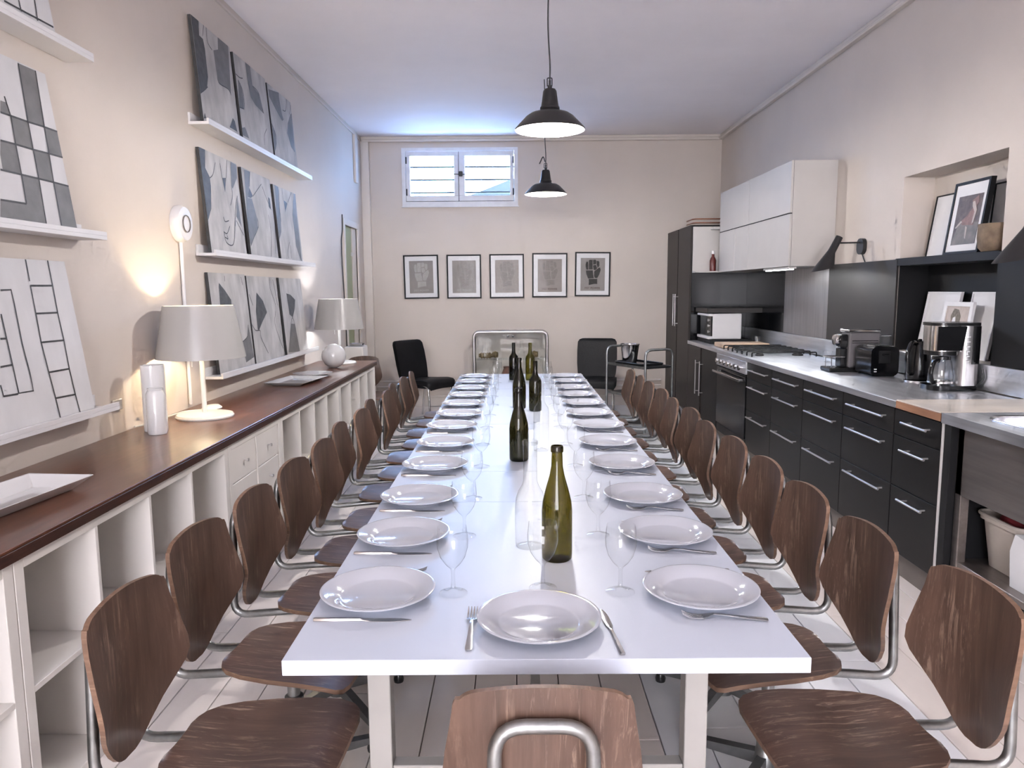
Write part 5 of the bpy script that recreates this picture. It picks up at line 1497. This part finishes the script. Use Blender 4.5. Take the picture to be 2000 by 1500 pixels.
for k, (gx_, gy_) in enumerate(((2.425, 7.40), (2.37, 5.60))):
    solo('tumbler', lathe(nb(), [(0, 0.902), (0.028, 0.902), (0.034, 0.985), (0.032, 0.985), (0.026, 0.908), (0, 0.908)], gx_, gy_, 20), 'glass_clear', ('clear tumbler beside the white toaster oven', 'clear tumbler left of the espresso machine')[k], 'glass', (gx_, gy_, 0.901), smooth=50)

em = thing('espresso_machine', 'compact grey capsule espresso machine on the steel worktop', 'coffee machine', (2.30, 5.01, 0.901))
part('base', bmx((2.105, 4.93, 0.901, 2.445, 5.09, 0.928), bev=0.006), 'black_plastic', em)
part('body', bmx((2.235, 4.945, 0.928, 2.44, 5.075, 1.165), bev=0.008), 'grey_plastic', em)
part('top_cover', bmx((2.225, 4.94, 1.165, 2.44, 5.08, 1.182), bev=0.004), 'chrome', em)
part('groove', bmx((2.252, 4.9435, 1.105, 2.425, 4.946, 1.110), (2.252, 4.9435, 1.092, 2.425, 4.946, 1.096)), 'black_plastic', em)
part('brew_head', bmx((2.185, 4.965, 1.06, 2.236, 5.055, 1.15), bev=0.008), 'black_plastic', em)
bm = lathe(nb(), [(0, 0), (0.036, 0), (0.038, 0.012), (0.034, 0.03), (0, 0.032)], 0, 0, 20)
bmesh.ops.rotate(bm, verts=bm.verts[:], cent=(0, 0, 0), matrix=Matrix.Rotation(-PI / 2, 3, 'Y'))
bmesh.ops.translate(bm, verts=bm.verts[:], vec=(2.186, 5.005, 1.112))
part('spout_disc', bm, 'chrome', em, smooth=40)
part('capsule_box', bmx((2.190, 4.97, 0.93, 2.235, 5.05, 1.055), bev=0.004), 'black_plastic', em)
part('cup_rest', bmx((2.115, 4.955, 0.995, 2.215, 5.065, 1.003), (2.125, 4.96, 0.928, 2.131, 4.966, 0.995), (2.125, 5.055, 0.928, 2.131, 5.061, 0.995), bev=0.002), 'chrome', em)
wt = part('water_tank', bmx((2.446, 4.955, 0.93, 2.515, 5.065, 1.135), bev=0.01), 'glass_bottle_clear', em)
part('tank_lid', bmx((2.444, 4.952, 1.135, 2.517, 5.068, 1.147), bev=0.004), 'chrome', wt)

to = thing('toaster', 'black two slot toaster between espresso machine and kettle', 'toaster', (2.335, 4.76, 0.901))
bm = prism(nb(), [(2.335 + u, 0.997 + v) for u, v in rrect(0.175, 0.185, 0.035, 5)], lambda u, v, t: (u, t, v), 4.66, 4.88)
part('body', bm, 'black_gloss', to, smooth=40)
part('top_plate', bmx((2.275, 4.68, 1.088, 2.395, 4.86, 1.0945), bev=0.002), 'chrome', to)
part('slot', bmx((2.295, 4.69, 1.094, 2.318, 4.85, 1.0955), (2.352, 4.69, 1.094, 2.375, 4.85, 1.0955)), 'gap_dark', to)
part('end_panel', bmx((2.295, 4.654, 0.985, 2.365, 4.661, 1.065), bev=0.002), 'black_matt', to)
lv = part('lever', bmx((2.312, 4.636, 1.035, 2.348, 4.656, 1.047), bev=0.003), 'black_plastic', to)
part('button', bmx((2.268, 4.655, 0.945, 2.283, 4.661, 0.951), (2.268, 4.655, 0.930, 2.283, 4.661, 0.936)), 'paper_white', to)
part('foot_rail', bmx((2.265, 4.675, 0.901, 2.405, 4.865, 0.906)), 'black_plastic', to)

ke = thing('kettle', 'black electric kettle with curved handle beside the coffee maker', 'kettle', (2.40, 4.39, 0.901))
part('base', lathe(nb(), [(0, 0.901), (0.074, 0.901), (0.076, 0.912), (0.066, 0.918), (0, 0.918)], 2.40, 4.39, 28), 'chrome', ke, smooth=40)
part('body', lathe(nb(), [(0, 0.919), (0.068, 0.919), (0.070, 0.94), (0.067, 1.02), (0.058, 1.09), (0.048, 1.125), (0, 1.128)], 2.40, 4.39, 32), 'black_gloss', ke, smooth=40)
ld = part('lid', lathe(nb(), [(0, 1.127), (0.044, 1.127), (0.036, 1.142), (0.012, 1.148), (0.010, 1.156), (0, 1.157)], 2.40, 4.39, 24), 'black_gloss', ke, smooth=40)
part('handle', tube(nb(), fillet([(2.372, 4.37, 1.128), (2.325, 4.34, 1.145), (2.290, 4.32, 1.07), (2.305, 4.325, 0.965), (2.338, 4.35, 0.955)], 0.035, 5), 0.0125, 10), 'black_gloss', ke, smooth=60)
part('spout', prism(nb(), [(0.03, 1.06), (0.085, 1.118), (0.045, 1.122)], lambda u, v, t: (2.40 + u * 0.86 - t * 0.5, 4.39 + u * 0.5 + t * 0.86, v), -0.018, 0.018), 'black_gloss', ke)

cm = thing('coffee_maker', 'black and steel drip coffee maker with glass jug', 'coffee maker', (2.40, 4.07, 0.901))
part('base', prism(nb(), [(2.395 + u, 4.075 + v) for u, v in rrect(0.265, 0.19, 0.07, 6)], lambda u, v, t: (u, v, t), 0.901, 0.928), 'black_gloss', cm, smooth=40)
part('column', prism(nb(), [(2.462 + u, 4.075 + v) for u, v in rrect(0.118, 0.175, 0.045, 6)], lambda u, v, t: (u, v, t), 0.928, 1.252), 'panel_steel', cm, smooth=40)
part('black_sleeve', prism(nb(), [(2.478 + u, 4.075 + v) for u, v in rrect(0.092, 0.180, 0.044, 6)], lambda u, v, t: (u, v, t), 1.045, 1.25), 'black_gloss', cm, smooth=40)
br_ = part('brew_basket', prism(nb(), [(2.350 + u, 4.075 + v) for u, v in rrect(0.165, 0.175, 0.06, 6)], lambda u, v, t: (u, v, t), 1.115, 1.252), 'chrome', cm, smooth=40)
part('basket_front', prism(nb(), [(2.262, 1.12), (2.395, 1.12), (2.415, 1.25), (2.262, 1.25)], lambda u, v, t: (u + 0.012, t, v), 3.982, 3.99), 'black_gloss', br_)
part('basket_base', prism(nb(), [(2.345 + u, 4.075 + v) for u, v in rrect(0.150, 0.165, 0.06, 6)], lambda u, v, t: (u, v, t), 1.092, 1.115), 'black_plastic', br_, smooth=40)
part('top_lid', prism(nb(), [(2.395 + u, 4.075 + v) for u, v in rrect(0.262, 0.185, 0.06, 6)], lambda u, v, t: (u, v, t), 1.252, 1.268), 'black_plastic', cm, smooth=40)
part('water_gauge', tube(nb(), [(2.435, 3.982, 1.03 + 0.02), (2.435, 3.982, 1.22)], 0.006, 8), 'glass_clear', cm, smooth=60)
part('gauge_marks', bmx(*[(2.427, 3.976, 1.06 + 0.026 * k, 2.445, 3.9775, 1.066 + 0.026 * k) for k in range(6)]), 'paper_white', cm)
part('plug_cord', tube(nb(), fillet([(2.505, 4.0, 0.925), (2.518, 3.955, 0.97), (2.513, 3.97, 1.02)], 0.03), 0.005, 6), 'cable_black', cm, smooth=60)
jg = part('jug', lathe(nb(), [(0, 0.930), (0.052, 0.930), (0.062, 0.945), (0.064, 0.985), (0.052, 1.055), (0.044, 1.068), (0.042, 1.068), (0.050, 1.054), (0.062, 0.984), (0.060, 0.947), (0.05, 0.933), (0, 0.933)], 2.345, 4.065, 28), 'glass_bottle_clear', cm, smooth=50)
part('jug_lid', lathe(nb(), [(0, 1.066), (0.046, 1.066), (0.046, 1.082), (0, 1.086)], 2.345, 4.065, 24), 'black_plastic', jg, smooth=40)
part('jug_band', lathe(nb(), [(0.0645, 0.938), (0.0655, 0.938), (0.0655, 0.948), (0.0645, 0.948)], 2.345, 4.065, 28), 'chrome', jg, smooth=40)
part('jug_handle', tube(nb(), fillet([(2.310, 4.03, 1.062), (2.265, 4.00, 1.055), (2.248, 3.99, 0.985), (2.275, 4.01, 0.945), (2.292, 4.02, 0.948)], 0.03, 5), 0.011, 10), 'black_gloss', jg, smooth=60)
